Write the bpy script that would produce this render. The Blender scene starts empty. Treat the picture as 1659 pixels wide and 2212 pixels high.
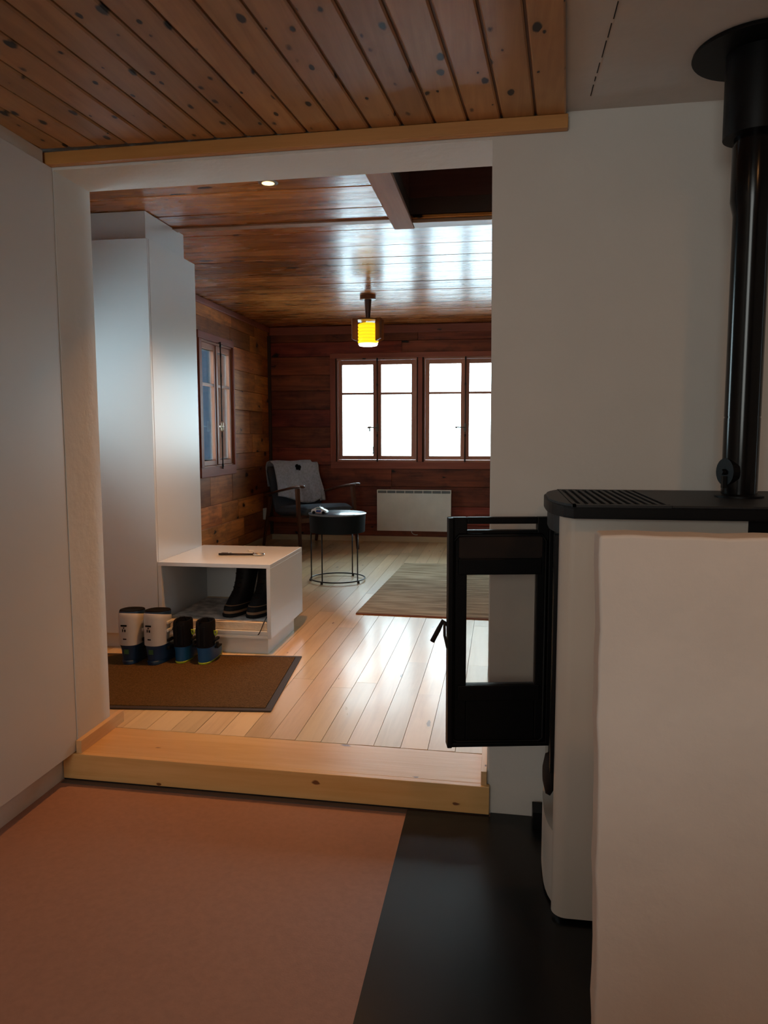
import bpy, bmesh, math, random
from mathutils import Vector, Matrix
random.seed(7)
PI = math.pi
scn = bpy.context.scene
COL = scn.collection

# ------------------------------------------------------------------ camera, world, light, exposure
H = 1.195                       # eye height above the lower floor
F = 1650.0                      # focal length in pixels of the 1659x2212 frame
pitch = math.atan((1106 - 938) / F); roll = math.radians(-0.08)
yaw = math.atan((1085 - 829.5) * math.cos(pitch) / F)
fw = Vector((-math.sin(yaw) * math.cos(pitch), math.cos(yaw) * math.cos(pitch), -math.sin(pitch)))
rt = Vector((math.cos(yaw), math.sin(yaw), 0)); up = rt.cross(fw)
r2 = rt * math.cos(roll) + up * math.sin(roll); u2 = up * math.cos(roll) - rt * math.sin(roll)
cam = bpy.data.cameras.new('camera'); camo = bpy.data.objects.new('camera', cam); COL.objects.link(camo)
cam.sensor_fit = 'VERTICAL'; cam.sensor_height = 32; cam.lens = F / 2212 * 32
cam.clip_start = 0.02; cam.clip_end = 300
M = Matrix((r2, u2, -fw)).transposed().to_4x4(); M.translation = Vector((0, 0, H)); camo.matrix_world = M
scn.camera = camo

scn.view_settings.view_transform = 'Standard'; scn.view_settings.look = 'None'
scn.view_settings.gamma = 1; scn.view_settings.use_curve_mapping = False
scn.view_settings.exposure = 0.0

world = bpy.data.worlds.new('overcast'); scn.world = world; world.use_nodes = True
bg = world.node_tree.nodes['Background']
bg.inputs[0].default_value = (0.70, 0.90, 1.0, 1); bg.inputs[1].default_value = 13.0

def area(name, loc, rot, sx, sy, power, color, portal=False, shape='RECTANGLE', spread=PI):
    l = bpy.data.lights.new(name, 'AREA'); l.shape = shape; l.size = sx; l.size_y = sy
    l.energy = power; l.color = color; l.spread = spread
    if portal: l.cycles.is_portal = True
    o = bpy.data.objects.new(name, l); COL.objects.link(o); o.location = loc; o.rotation_euler = rot
    return o
# daylight comes in through the window openings of the far room
for x in (-1.26, -0.37, 0.52):
    area('window_portal', (x, 7.90, 1.44), (-PI/2, 0, 0), 0.80, 1.05, 1, (1, 1, 1), True)
area('window_portal', (-2.54, 6.3, 1.44), (0, -PI/2, 0), 1.05, 0.74, 1, (1, 1, 1), True)
area('window_portal', (-2.54, 3.12, 1.46), (0, -PI/2, 0), 0.60, 0.62, 1, (1, 1, 1), True)
# near room: added unseen area lamp for window daylight, and two unseen warm ceiling downlights
area('daylight_fill', (-0.7, -2.4, 1.60), (PI/2, 0, 0), 1.1, 0.9, 22, (0.94, 0.98, 0.93))
area('ceiling_downlight', (-0.9, 0.1, 2.06), (0, 0, 0), 0.12, 0.12, 1.7, (1.0, 0.50, 0.20), shape='DISK')
area('ceiling_downlight', (0.75, 0.45, 2.06), (0, 0, 0), 0.12, 0.12, 3.6, (1.0, 0.44, 0.15), shape='DISK')

# ------------------------------------------------------------------ node and material helpers
class N:
    def __init__(s, name):
        s.m = bpy.data.materials.new(name); s.m.use_nodes = True; s.t = s.m.node_tree
        s.b = s.t.nodes['Principled BSDF']; s.o = s.t.nodes['Material Output']
    def n(s, typ, **kw):
        x = s.t.nodes.new(typ)
        for k, v in kw.items():
            if k.startswith('i_'):
                key = k[2:]; key = int(key) if key.isdigit() else key
                if hasattr(v, 'links') or isinstance(v, bpy.types.NodeSocket): s.t.links.new(v, x.inputs[key])
                else: x.inputs[key].default_value = v
            else: setattr(x, k, v)
        return x
    def l(s, a, b): s.t.links.new(a, b)
    def math(s, op, a, b=None, clamp=False):
        x = s.n('ShaderNodeMath', operation=op); x.use_clamp = clamp
        for i, v in enumerate((a, b)):
            if v is None: continue
            if isinstance(v, bpy.types.NodeSocket): s.l(v, x.inputs[i])
            else: x.inputs[i].default_value = v
        return x.outputs[0]
    def mix(s, fac, a, b, blend='MIX'):
        x = s.n('ShaderNodeMix', data_type='RGBA', blend_type=blend)
        for i, v in ((0, fac), (6, a), (7, b)):
            if isinstance(v, bpy.types.NodeSocket): s.l(v, x.inputs[i])
            elif i == 0: x.inputs[0].default_value = v
            else: x.inputs[i].default_value = (*v, 1) if len(v) == 3 else v
        return x.outputs[2]
    def ramp(s, fac, stops):
        x = s.n('ShaderNodeValToRGB'); s.l(fac, x.inputs[0]); e = x.color_ramp.elements
        while len(e) < len(stops): e.new(0.5)
        for k, (p, c) in zip(e, stops): k.position = p; k.color = (*c, 1) if len(c) == 3 else c
        return x.outputs[0]

def plain(name, col, rough=0.5, metal=0.0, noise=0.04, nscale=8.0, bump=0.0, bscale=60.0, spec=0.5, coat=0.0, emis=None, estr=0.0):
    k = N(name); tc = k.n('ShaderNodeTexCoord')
    nz = k.n('ShaderNodeTexNoise', i_Scale=nscale, i_Detail=4.0); k.l(tc.outputs['Object'], nz.inputs['Vector'])
    lo = tuple(max(0, c * (1 - noise * 2)) for c in col); hi = tuple(min(1, c * (1 + noise)) for c in col)
    k.l(k.ramp(nz.outputs[0], [(0.3, lo), (0.7, hi)]), k.b.inputs['Base Color'])
    k.b.inputs['Roughness'].default_value = rough; k.b.inputs['Metallic'].default_value = metal
    k.b.inputs['Specular IOR Level'].default_value = spec; k.b.inputs['Coat Weight'].default_value = coat
    k.b.inputs['Coat Roughness'].default_value = 0.08
    if bump:
        n2 = k.n('ShaderNodeTexNoise', i_Scale=bscale, i_Detail=5.0); k.l(tc.outputs['Object'], n2.inputs['Vector'])
        bp = k.n('ShaderNodeBump', i_Strength=bump, i_Distance=0.01, i_Height=n2.outputs[0]); k.l(bp.outputs[0], k.b.inputs['Normal'])
    if emis:
        k.b.inputs['Emission Color'].default_value = (*emis, 1); k.b.inputs['Emission Strength'].default_value = estr
    return k.m

def wood(name, light, dark, axis='Y', rough=0.35, knot=0.0, var=0.25, grain=1.0, coat=0.0, bump=0.15, blotch=0.0, knot_col=(0.03, 0.015, 0.008), hue=0.0, kl=0.33, kw=0.11, spec=0.5, wob=0.0):
    k = N(name); tc = k.n('ShaderNodeTexCoord'); oi = k.n('ShaderNodeObjectInfo')
    off = k.n('ShaderNodeCombineXYZ')
    r1 = k.math('MULTIPLY', oi.outputs['Random'], 37.0); r2_ = k.math('MULTIPLY', oi.outputs['Random'], 91.0)
    k.l(r1, off.inputs[0]); k.l(r2_, off.inputs[1]); k.l(r1, off.inputs[2])
    v = k.n('ShaderNodeVectorMath', operation='ADD'); k.l(tc.outputs['Object'], v.inputs[0]); k.l(off.outputs[0], v.inputs[1])
    def mapped(sl, sa):
        sc = {'X': (sl, sa, sa), 'Y': (sa, sl, sa), 'Z': (sa, sa, sl)}[axis]
        mp = k.n('ShaderNodeMapping'); mp.inputs['Scale'].default_value = sc; k.l(v.outputs[0], mp.inputs['Vector']); return mp.outputs[0]
    g = k.n('ShaderNodeTexNoise', i_Scale=1.0, i_Detail=6.0, i_Roughness=0.6, i_Distortion=0.6); k.l(mapped(2.2, 38.0), g.inputs['Vector'])
    big = k.n('ShaderNodeTexNoise', i_Scale=1.0, i_Detail=3.0, i_Distortion=0.5); k.l(mapped(1.6, 9.0), big.inputs['Vector'])
    f = k.math('ADD', k.math('MULTIPLY', g.outputs[0], 0.55 * grain), k.math('MULTIPLY', big.outputs[0], 0.55))
    c = k.ramp(f, [(0.36, dark), (0.68, light)])
    if knot:
        vo = k.n('ShaderNodeTexVoronoi', voronoi_dimensions='3D', i_Scale=1.0); k.l(mapped(1 / kl, 1 / kw), vo.inputs['Vector'])
        wn_ = k.n('ShaderNodeTexNoise', i_Scale=1.0, i_Detail=3.0); k.l(mapped(14, 40), wn_.inputs['Vector'])
        d = k.math('ADD', vo.outputs['Distance'], k.math('MULTIPLY', k.math('SUBTRACT', wn_.outputs[0], 0.5), 0.36))
        on = k.n('ShaderNodeSeparateColor'); k.l(vo.outputs['Color'], on.inputs[0])
        size = k.math('MULTIPLY', on.outputs[0], 0.20 * knot)
        core = k.math('SUBTRACT', 1.0, k.math('DIVIDE', d, k.math('MAXIMUM', size, 0.001)), True)
        core = k.math('MULTIPLY', core, 3.0, True)
        halo = k.math('SUBTRACT', 1.0, k.math('DIVIDE', d, k.math('MAXIMUM', k.math('MULTIPLY', size, 2.4), 0.001)), True)
        c = k.mix(k.math('MULTIPLY', halo, 0.55), c, dark)
        c = k.mix(core, c, knot_col)
    if blotch:
        b = k.n('ShaderNodeTexNoise', i_Scale=1.0, i_Detail=5.0, i_Roughness=0.65); k.l(mapped(4.5, 9.0), b.inputs['Vector'])
        c = k.mix(k.math('MULTIPLY', k.ramp(b.outputs[0], [(0.50, (0, 0, 0)), (0.72, (1, 1, 1))]), blotch), c, knot_col)
    hs = k.n('ShaderNodeHueSaturation', i_Color=c)
    rr = k.math('FRACT', k.math('MULTIPLY', oi.outputs['Random'], 7.13))
    k.l(k.math('ADD', k.math('MULTIPLY', oi.outputs['Random'], 2 * var), 1 - var), hs.inputs['Value'])
    if hue: k.l(k.math('ADD', k.math('MULTIPLY', rr, hue), 0.5 - hue / 2), hs.inputs['Hue'])
    k.l(hs.outputs[0], k.b.inputs['Base Color'])
    k.l(k.math('ADD', k.math('MULTIPLY', big.outputs[0], 0.16), rough - 0.08), k.b.inputs['Roughness'])
    k.b.inputs['Specular IOR Level'].default_value = spec
    k.b.inputs['Coat Weight'].default_value = coat; k.b.inputs['Coat Roughness'].default_value = 0.12
    hgt = g.outputs[0]
    if wob:
        wv = k.n('ShaderNodeTexNoise', i_Scale=1.0, i_Detail=2.0); k.l(mapped(2.5, 9.0), wv.inputs['Vector'])
        hgt = k.math('ADD', k.math('MULTIPLY', g.outputs[0], 0.25), k.math('MULTIPLY', wv.outputs[0], wob))
    bp = k.n('ShaderNodeBump', i_Strength=bump, i_Distance=0.004, i_Height=hgt); k.l(bp.outputs[0], k.b.inputs['Normal'])
    if coat: k.l(bp.outputs[0], k.b.inputs['Coat Normal'])
    return k.m

def glassy(name, tint, refl=0.12, rough=0.03, haze=0.0, hazecol=(0.6, 0.6, 0.6)):
    k = N(name); k.t.nodes.remove(k.b)
    tr = k.n('ShaderNodeBsdfTransparent'); tr.inputs[0].default_value = (*tint, 1)
    gl = k.n('ShaderNodeBsdfGlossy'); gl.inputs['Roughness'].default_value = rough
    fr = k.n('ShaderNodeFresnel'); fr.inputs[0].default_value = 1.35
    mx = k.n('ShaderNodeMixShader'); k.l(k.math('MULTIPLY', fr.outputs[0], refl * 8), mx.inputs[0]); k.l(tr.outputs[0], mx.inputs[1]); k.l(gl.outputs[0], mx.inputs[2])
    out = mx.outputs[0]
    if haze:
        df = k.n('ShaderNodeBsdfDiffuse'); df.inputs[0].default_value = (*hazecol, 1)
        tc = k.n('ShaderNodeTexCoord'); nz = k.n('ShaderNodeTexNoise', i_Scale=6.0, i_Detail=5.0); k.l(tc.outputs['Object'], nz.inputs['Vector'])
        m2 = k.n('ShaderNodeMixShader'); k.l(k.math('MULTIPLY', nz.outputs[0], haze * 2), m2.inputs[0]); k.l(out, m2.inputs[1]); k.l(df.outputs[0], m2.inputs[2]); out = m2.outputs[0]
    k.l(out, k.o.inputs[0]); return k.m

def stripes(name, a, b, axis, freq, rough=0.9, bump=0.6, a2=None):
    k = N(name); tc = k.n('ShaderNodeTexCoord')
    sc = [3.0, 3.0, 3.0]; sc['XYZ'.index(axis)] = freq
    mp = k.n('ShaderNodeMapping'); mp.inputs['Scale'].default_value = sc; k.l(tc.outputs['Object'], mp.inputs['Vector'])
    nz = k.n('ShaderNodeTexNoise', i_Scale=1.0, i_Detail=3.0); k.l(mp.outputs[0], nz.inputs['Vector'])
    k.l(k.ramp(nz.outputs[0], [(0.38, a), (0.62, b)]), k.b.inputs['Base Color'])
    k.b.inputs['Roughness'].default_value = rough; k.b.inputs['Specular IOR Level'].default_value = 0.15
    bp = k.n('ShaderNodeBump', i_Strength=bump, i_Distance=0.006, i_Height=nz.outputs[0]); k.l(bp.outputs[0], k.b.inputs['Normal'])
    return k.m

MT = {}
MT['plaster'] = plain('white_plaster', (0.74, 0.72, 0.68), 0.75, noise=0.02, nscale=3, bump=0.25, bscale=22, spec=0.25)
MT['rough_plaster'] = plain('rough_plaster', (0.74, 0.70, 0.66), 0.8, noise=0.03, nscale=4, bump=0.4, bscale=16, spec=0.2)
MT['ceil_white'] = plain('ceiling_paint', (0.66, 0.62, 0.57), 0.7, noise=0.02, bump=0.1, bscale=40, spec=0.2)
MT['lino'] = plain('linoleum', (0.40, 0.21, 0.15), 0.55, noise=0.04, nscale=60, bump=0.05, bscale=200, spec=0.35)
MT['lacquer'] = plain('white_lacquer', (0.66, 0.67, 0.68), 0.33, noise=0.01, nscale=2, spec=0.5)
MT['lacquer_satin'] = plain('white_satin_lacquer', (0.72, 0.71, 0.69), 0.42, noise=0.01, nscale=2)
MT['pine_step'] = wood('pine_step', (0.82, 0.51, 0.21), (0.70, 0.39, 0.13), 'X', 0.33, knot=0.7, var=0.06, knot_col=(0.20, 0.07, 0.02), kl=0.16, kw=0.07)
MT['pine_step_y'] = wood('pine_step_y', (0.80, 0.52, 0.26), (0.66, 0.40, 0.18), 'Y', 0.4, knot=0.6, var=0.06, knot_col=(0.20, 0.07, 0.02), kl=0.12, kw=0.06)
MT['pine_base'] = wood('pine_base', (0.66, 0.50, 0.30), (0.56, 0.40, 0.22), 'X', 0.5, knot=0.3, var=0.08, knot_col=(0.22, 0.1, 0.04))
MT['pine_floor'] = wood('pine_floor', (0.76, 0.56, 0.32), (0.62, 0.43, 0.23), 'Y', 0.31, knot=0.45, var=0.15, knot_col=(0.30, 0.17, 0.08), blotch=0.10, hue=0.015, bump=0.012, kl=0.35, kw=0.09, coat=0.12, grain=1.3)
MT['beam'] = wood('beam_pine', (0.60, 0.28, 0.08), (0.46, 0.20, 0.05), 'X', 0.4, knot=0.3, var=0.03, knot_col=(0.18, 0.06, 0.02))
MT['near_ceiling'] = wood('pine_ceiling', (0.50, 0.27, 0.115), (0.32, 0.155, 0.060), 'Y', 0.42, knot=1.5, var=0.20, knot_col=(0.012, 0.006, 0.004), kl=0.085, kw=0.044, bump=0.05, spec=0.35, hue=0.008)
MT['groove'] = plain('groove_wood', (0.16, 0.065, 0.022), 0.5)
MT['far_ceiling'] = wood('varnished_ceiling', (0.56, 0.19, 0.040), (0.17, 0.045, 0.010), 'X', 0.27, knot=1.2, var=0.25, knot_col=(0.012, 0.006, 0.004), coat=0.10, bump=0.8, kl=0.22, kw=0.09, wob=1.2, spec=0.35, blotch=0.4)
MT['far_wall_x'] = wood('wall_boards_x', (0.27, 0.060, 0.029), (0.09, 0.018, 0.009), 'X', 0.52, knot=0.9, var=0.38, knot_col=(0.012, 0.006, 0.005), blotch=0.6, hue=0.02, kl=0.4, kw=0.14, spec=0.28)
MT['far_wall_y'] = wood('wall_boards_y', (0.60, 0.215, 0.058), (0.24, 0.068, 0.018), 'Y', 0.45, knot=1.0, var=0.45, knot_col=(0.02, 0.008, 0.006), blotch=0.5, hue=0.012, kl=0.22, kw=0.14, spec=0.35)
MT['trap_wood'] = wood('trap_wood', (0.42, 0.20, 0.11), (0.30, 0.13, 0.07), 'Y', 0.7, knot=0.8, var=0.08, spec=0.3)
MT['trap_wood_x'] = wood('trap_wood_x', (0.42, 0.23, 0.13), (0.30, 0.15, 0.08), 'X', 0.45, knot=0.5, var=0.08)
MT['frame_z'] = wood('window_wood_z', (0.46, 0.18, 0.10), (0.30, 0.11, 0.06), 'Z', 0.4, knot=0.3, var=0.08)  # frame woods lightened, glare from the panes put into their colour
MT['frame_x'] = wood('window_wood_x', (0.46, 0.18, 0.10), (0.30, 0.11, 0.06), 'X', 0.4, knot=0.3, var=0.08)
MT['frame_y'] = wood('window_wood_y', (0.46, 0.19, 0.11), (0.30, 0.12, 0.07), 'Y', 0.4, knot=0.3, var=0.08)
for ax_ in 'XYZ': MT['casing_' + ax_.lower()] = wood('casing_' + ax_.lower(), (0.34, 0.095, 0.055), (0.20, 0.052, 0.032), ax_, 0.5, knot=0.3, var=0.08, spec=0.3)
MT['walnut'] = wood('walnut', (0.11, 0.042, 0.022), (0.055, 0.020, 0.012), 'Z', 0.35, var=0.05)
MT['teak'] = wood('teak', (0.22, 0.075, 0.022), (0.10, 0.035, 0.012), 'Z', 0.4, var=0.05)
MT['darkstruct'] = plain('old_dark_timber', (0.05, 0.022, 0.012), 0.7)
MT['white_bead'] = plain('white_glazing_bead', (0.80, 0.82, 0.82), 0.5)
MT['pane'] = glassy('window_glass', (0.97, 0.99, 0.98), 0.12, 0.0)
MT['stoveglass'] = glassy('stove_glass', (0.90, 0.88, 0.85), 0.10, 0.05, haze=0.07, hazecol=(0.45, 0.45, 0.50))
MT['black'] = plain('black_enamel', (0.004, 0.004, 0.0045), 0.45, spec=0.16, bump=0.05, bscale=300)
MT['black_gloss'] = plain('black_pipe', (0.002, 0.002, 0.0025), 0.16, spec=0.30)
MT['darkgrey'] = plain('dark_grey_cast_iron', (0.016, 0.0165, 0.018), 0.5, spec=0.35)
MT['soot'] = plain('sooty_liner', (0.016, 0.007, 0.004), 0.8, noise=0.3)
MT['hearth'] = plain('black_hearth_sheet', (0.007, 0.007, 0.0075), 0.3, noise=0.02, spec=0.3)
MT['stovewhite'] = plain('stove_cream_enamel', (0.60, 0.56, 0.50), 0.38, noise=0.01)
MT['slate'] = plain('grey_edge_profile', (0.11, 0.08, 0.07), 0.6)
MT['darkgap'] = plain('dark_gap', (0.012, 0.01, 0.01), 0.9)
MT['rug'] = stripes('woven_rug', (0.25, 0.175, 0.095), (0.56, 0.45, 0.30), 'Y', 36.0)
MT['rug_edge'] = plain('rug_binding', (0.22, 0.06, 0.02), 0.9)
MT['mat'] = plain('coir_mat', (0.15, 0.082, 0.030), 0.95, noise=0.22, nscale=160, bump=0.8, bscale=350, spec=0.1)
MT['mat_edge'] = plain('mat_rubber_edge', (0.035, 0.020, 0.014), 0.7)
MT['steel'] = plain('steel', (0.62, 0.60, 0.56), 0.3, metal=1.0)
MT['iron'] = plain('old_iron', (0.07, 0.05, 0.04), 0.45, metal=0.7)
MT['rod'] = plain('dark_rod', (0.012, 0.009, 0.009), 0.4, metal=0.0)
MT['brass'] = plain('pale_brass', (0.65, 0.58, 0.45), 0.3, metal=1.0)
MT['handle_dark'] = plain('dull_handle_metal', (0.16, 0.14, 0.12), 0.6, spec=0.2)
MT['cord'] = plain('grey_cord', (0.30, 0.31, 0.33), 0.7, spec=0.1)
MT['tabletop'] = plain('blue_grey_table_lacquer', (0.15, 0.19, 0.235), 0.26, noise=0.01, coat=0.5)
MT['tabledrum'] = plain('slate_drum', (0.007, 0.011, 0.015), 0.6, spec=0.18)
MT['wool'] = plain('grey_wool', (0.44, 0.49, 0.57), 0.95, noise=0.10, nscale=50, bump=0.5, bscale=140, spec=0.1)
MT['upholstery'] = plain('charcoal_upholstery', (0.070, 0.082, 0.105), 0.9, noise=0.06, nscale=80, bump=0.3, bscale=260, spec=0.15)
MT['radiator'] = plain('radiator_white', (0.72, 0.70, 0.64), 0.45)
MT['radgrey'] = plain('radiator_grille_grey', (0.14, 0.15, 0.15), 0.5)
MT['plastic_white'] = plain('white_plastic', (0.72, 0.72, 0.70), 0.4)
MT['boot_white'] = plain('boot_white_shell', (0.62, 0.58, 0.53), 0.4)
MT['boot_blue'] = plain('boot_navy_shell', (0.010, 0.038, 0.095), 0.45)
MT['boot_blue2'] = plain('boot_blue_shell', (0.008, 0.080, 0.20), 0.4)
MT['boot_black'] = plain('boot_black_liner', (0.006, 0.005, 0.006), 0.8, spec=0.15)
MT['boot_lime'] = plain('boot_lime', (0.50, 0.62, 0.03), 0.5)
MT['boot_green'] = plain('boot_dim_green', (0.05, 0.14, 0.05), 0.5)
MT['leather'] = plain('black_leather', (0.006, 0.005, 0.0055), 0.6, spec=0.25, noise=0.1)
MT['sole_tan'] = plain('tan_midsole', (0.20, 0.11, 0.055), 0.7)
MT['rubber'] = plain('black_rubber', (0.008, 0.007, 0.007), 0.75, spec=0.2)
MT['foam'] = plain('foam_board', (0.72, 0.58, 0.42), 0.85, noise=0.05, bump=0.3, bscale=90)
MT['paper'] = plain('grey_paper', (0.50, 0.47, 0.45), 0.8, noise=0.30, nscale=22)
MT['amber'] = plain('amber_ribbed_glass', (0.9, 0.5, 0.05), 0.25, emis=(1.0, 0.60, 0.010), estr=1.25)
MT['bulb_glass'] = plain('clear_rim_glass', (0.9, 0.8, 0.7), 0.1, emis=(1.0, 0.80, 0.62), estr=2.2)
MT['spot_emit'] = plain('downlight_glow', (1, 0.8, 0.5), 0.4, emis=(1.0, 0.56, 0.20), estr=4.0)
MT['carwhite'] = plain('toy_white', (0.75, 0.75, 0.74), 0.3)
MT['carblue'] = plain('toy_blue', (0.03, 0.06, 0.28), 0.35)
MT['carglass'] = plain('toy_window', (0.16, 0.30, 0.34), 0.2)
MT['carorange'] = plain('toy_orange', (0.55, 0.22, 0.06), 0.5)
MT['red'] = plain('red_plastic', (0.35, 0.03, 0.03), 0.5)
MT['snow'] = plain('snow', (0.85, 0.87, 0.90), 0.9, bump=0.4, bscale=1.5)
MT['barn'] = wood('barn_timber_shaded', (0.10, 0.13, 0.19), (0.04, 0.055, 0.09), 'Z', 0.8, var=0.2)  # blue tone is cold shade put into the timber colour
MT['cable'] = plain('cable_white', (0.6, 0.58, 0.52), 0.5)
MT['shaft'] = wood('shaft_wood', (0.09, 0.028, 0.018), (0.05, 0.016, 0.01), 'X', 0.5, var=0.2)

# ------------------------------------------------------------------ mesh helpers
def link(name, me, parent=None, mat=None, loc=(0, 0, 0), rot=(0, 0, 0), smooth=False, label=None):
    if mat is not None and len(me.materials) == 0: me.materials.append(MT[mat] if isinstance(mat, str) else mat)
    if smooth:
        for p in me.polygons: p.use_smooth = True
    o = bpy.data.objects.new(name, me); COL.objects.link(o); o.location = loc; o.rotation_euler = rot
    if parent is not None: o.parent = parent
    if label: o['label'] = label
    return o
def fin(bm, name):
    bmesh.ops.recalc_face_normals(bm, faces=bm.faces[:])
    me = bpy.data.meshes.new(name); bm.to_mesh(me); bm.free(); return me
def add_box(bm, c, s, rot=None, bev=0.0, seg=2):
    r = bmesh.ops.create_cube(bm, size=1.0); vs = r['verts']
    bmesh.ops.scale(bm, vec=s, verts=vs)
    if bev:
        es = list({e for v in vs for e in v.link_edges})
        rb = bmesh.ops.bevel(bm, geom=es, offset=bev, segments=seg, affect='EDGES', profile=0.5)
        vs = list({v for f in rb['faces'] for v in f.verts} | {v for v in vs if v.is_valid})
    if rot is not None: bmesh.ops.transform(bm, matrix=rot, verts=vs)
    bmesh.ops.translate(bm, vec=c, verts=vs); return vs
def rng(x0, x1, y0, y1, z0, z1): return ((x0 + x1) / 2, (y0 + y1) / 2, (z0 + z1) / 2), (x1 - x0, y1 - y0, z1 - z0)
def box(name, b, mat, parent=None, bev=0.0, label=None, rz=0.0, seg=2):
    """b = x0,x1,y0,y1,z0,z1 in the parent's space; origin at the middle of the box"""
    c, s = rng(*b); bm = bmesh.new(); add_box(bm, (0, 0, 0), s, bev=bev, seg=seg)
    return link(name, fin(bm, name), parent, mat, c, (0, 0, rz), label=label)
def boxes(name, bl, mat, parent=None, bev=0.0, label=None):
    bm = bmesh.new()
    for b in bl:
        c, s = rng(*b); add_box(bm, c, s, bev=bev)
    return link(name, fin(bm, name), parent, mat, label=label)
def add_tube(bm, pts, r, n=10, cap=True, closed=False):
    pts = [Vector(p) for p in pts]; rs = r if isinstance(r, (list, tuple)) else [r] * len(pts); rings = []
    prev = None
    for i, p in enumerate(pts):
        if closed: t = (pts[(i + 1) % len(pts)] - pts[i - 1]).normalized()
        else: t = (pts[min(i + 1, len(pts) - 1)] - pts[max(i - 1, 0)]).normalized()
        if prev is None: a = t.orthogonal().normalized()
        else: a = (prev - t * prev.dot(t)).normalized()
        prev = a; b = t.cross(a)
        rings.append([bm.verts.new(p + (a * math.cos(2 * PI * k / n) + b * math.sin(2 * PI * k / n)) * rs[i]) for k in range(n)])
    m = len(rings)
    for i in range(m if closed else m - 1):
        A, B = rings[i], rings[(i + 1) % m]
        for k in range(n): bm.faces.new((A[k], A[(k + 1) % n], B[(k + 1) % n], B[k]))
    if cap and not closed: bm.faces.new(rings[0][::-1]); bm.faces.new(rings[-1])
def tube(name, pts, r, mat, parent=None, n=10, closed=False, label=None):
    bm = bmesh.new(); add_tube(bm, pts, r, n, closed=closed); return link(name, fin(bm, name), parent, mat, smooth=True, label=label)
def add_lathe(bm, prof, n=32, c=(0, 0, 0)):
    rings = [[bm.verts.new((c[0] + r * math.cos(2 * PI * k / n), c[1] + r * math.sin(2 * PI * k / n), c[2] + z)) for k in range(n)] for r, z in prof]
    for i in range(len(rings) - 1):
        A, B = rings[i], rings[i + 1]
        for k in range(n): bm.faces.new((A[k], A[(k + 1) % n], B[(k + 1) % n], B[k]))
    bm.faces.new(rings[0][::-1]); bm.faces.new(rings[-1])
def autosm(o, ang=35):
    for p in o.data.polygons: p.use_smooth = True
    me = o.data; bm = bmesh.new(); bm.from_mesh(me)
    for e in bm.edges:
        if len(e.link_faces) == 2 and e.calc_face_angle(0) > math.radians(ang): e.smooth = False
    bm.to_mesh(me); bm.free(); return o
def lathe(name, prof, mat, parent=None, c=(0, 0, 0), n=32, label=None):
    bm = bmesh.new(); add_lathe(bm, prof, n, c); return autosm(link(name, fin(bm, name), parent, mat, label=label))
def prism(name, poly, z0, z1, mat, parent=None, bev=0, label=None, loc=(0, 0, 0)):
    bm = bmesh.new(); lo = [bm.verts.new((x, y, z0)) for x, y in poly]; hi = [bm.verts.new((x, y, z1)) for x, y in poly]
    n = len(poly); bm.faces.new(lo[::-1]); bm.faces.new(hi)
    for i in range(n): bm.faces.new((lo[i], lo[(i + 1) % n], hi[(i + 1) % n], hi[i]))
    if bev: bmesh.ops.bevel(bm, geom=[e for e in bm.edges if abs(e.verts[0].co.z - e.verts[1].co.z) < 1e-6], offset=bev, segments=2, affect='EDGES')
    return link(name, fin(bm, name), parent, mat, loc=loc, label=label)
def empty(name, loc=(0, 0, 0), rz=0.0):
    o = bpy.data.objects.new(name, None); COL.objects.link(o); o.location = loc; o.rotation_euler = (0, 0, rz); o.empty_display_size = 0.1; return o
def tag(o, label, cat, group=None, kind=None):
    o['label'] = label; o['category'] = cat
    if group: o['group'] = group
    if kind: o['kind'] = kind
    return o
def struct(o, label=None, cat='structure'):
    o['kind'] = 'structure'
    if label: o['label'] = label; o['category'] = cat
    return o
def thing(name, label, cat, loc=(0, 0, 0), rz=0.0, group=None): return tag(empty(name, loc, rz), label, cat, group)
def copy_tree(o, parent=None):
    c = o.copy(); COL.objects.link(c); c.parent = parent
    for ch in [q for q in bpy.data.objects if q.parent == o]: copy_tree(ch, c)
    return c

U = 0.095                        # upper floor level
CZ = 2.29                        # far room ceiling
YB = 7.735                       # far wall face
XL = -2.40                       # far room left wall face
XR = 2.10                        # far room right wall face
def yw(x): return 2.335 - 0.0285 * x          # front face of the dividing wall (slightly out of square)
TH = 0.222
JL, JR, LZ = -1.447, -0.032, 2.045            # opening

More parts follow.
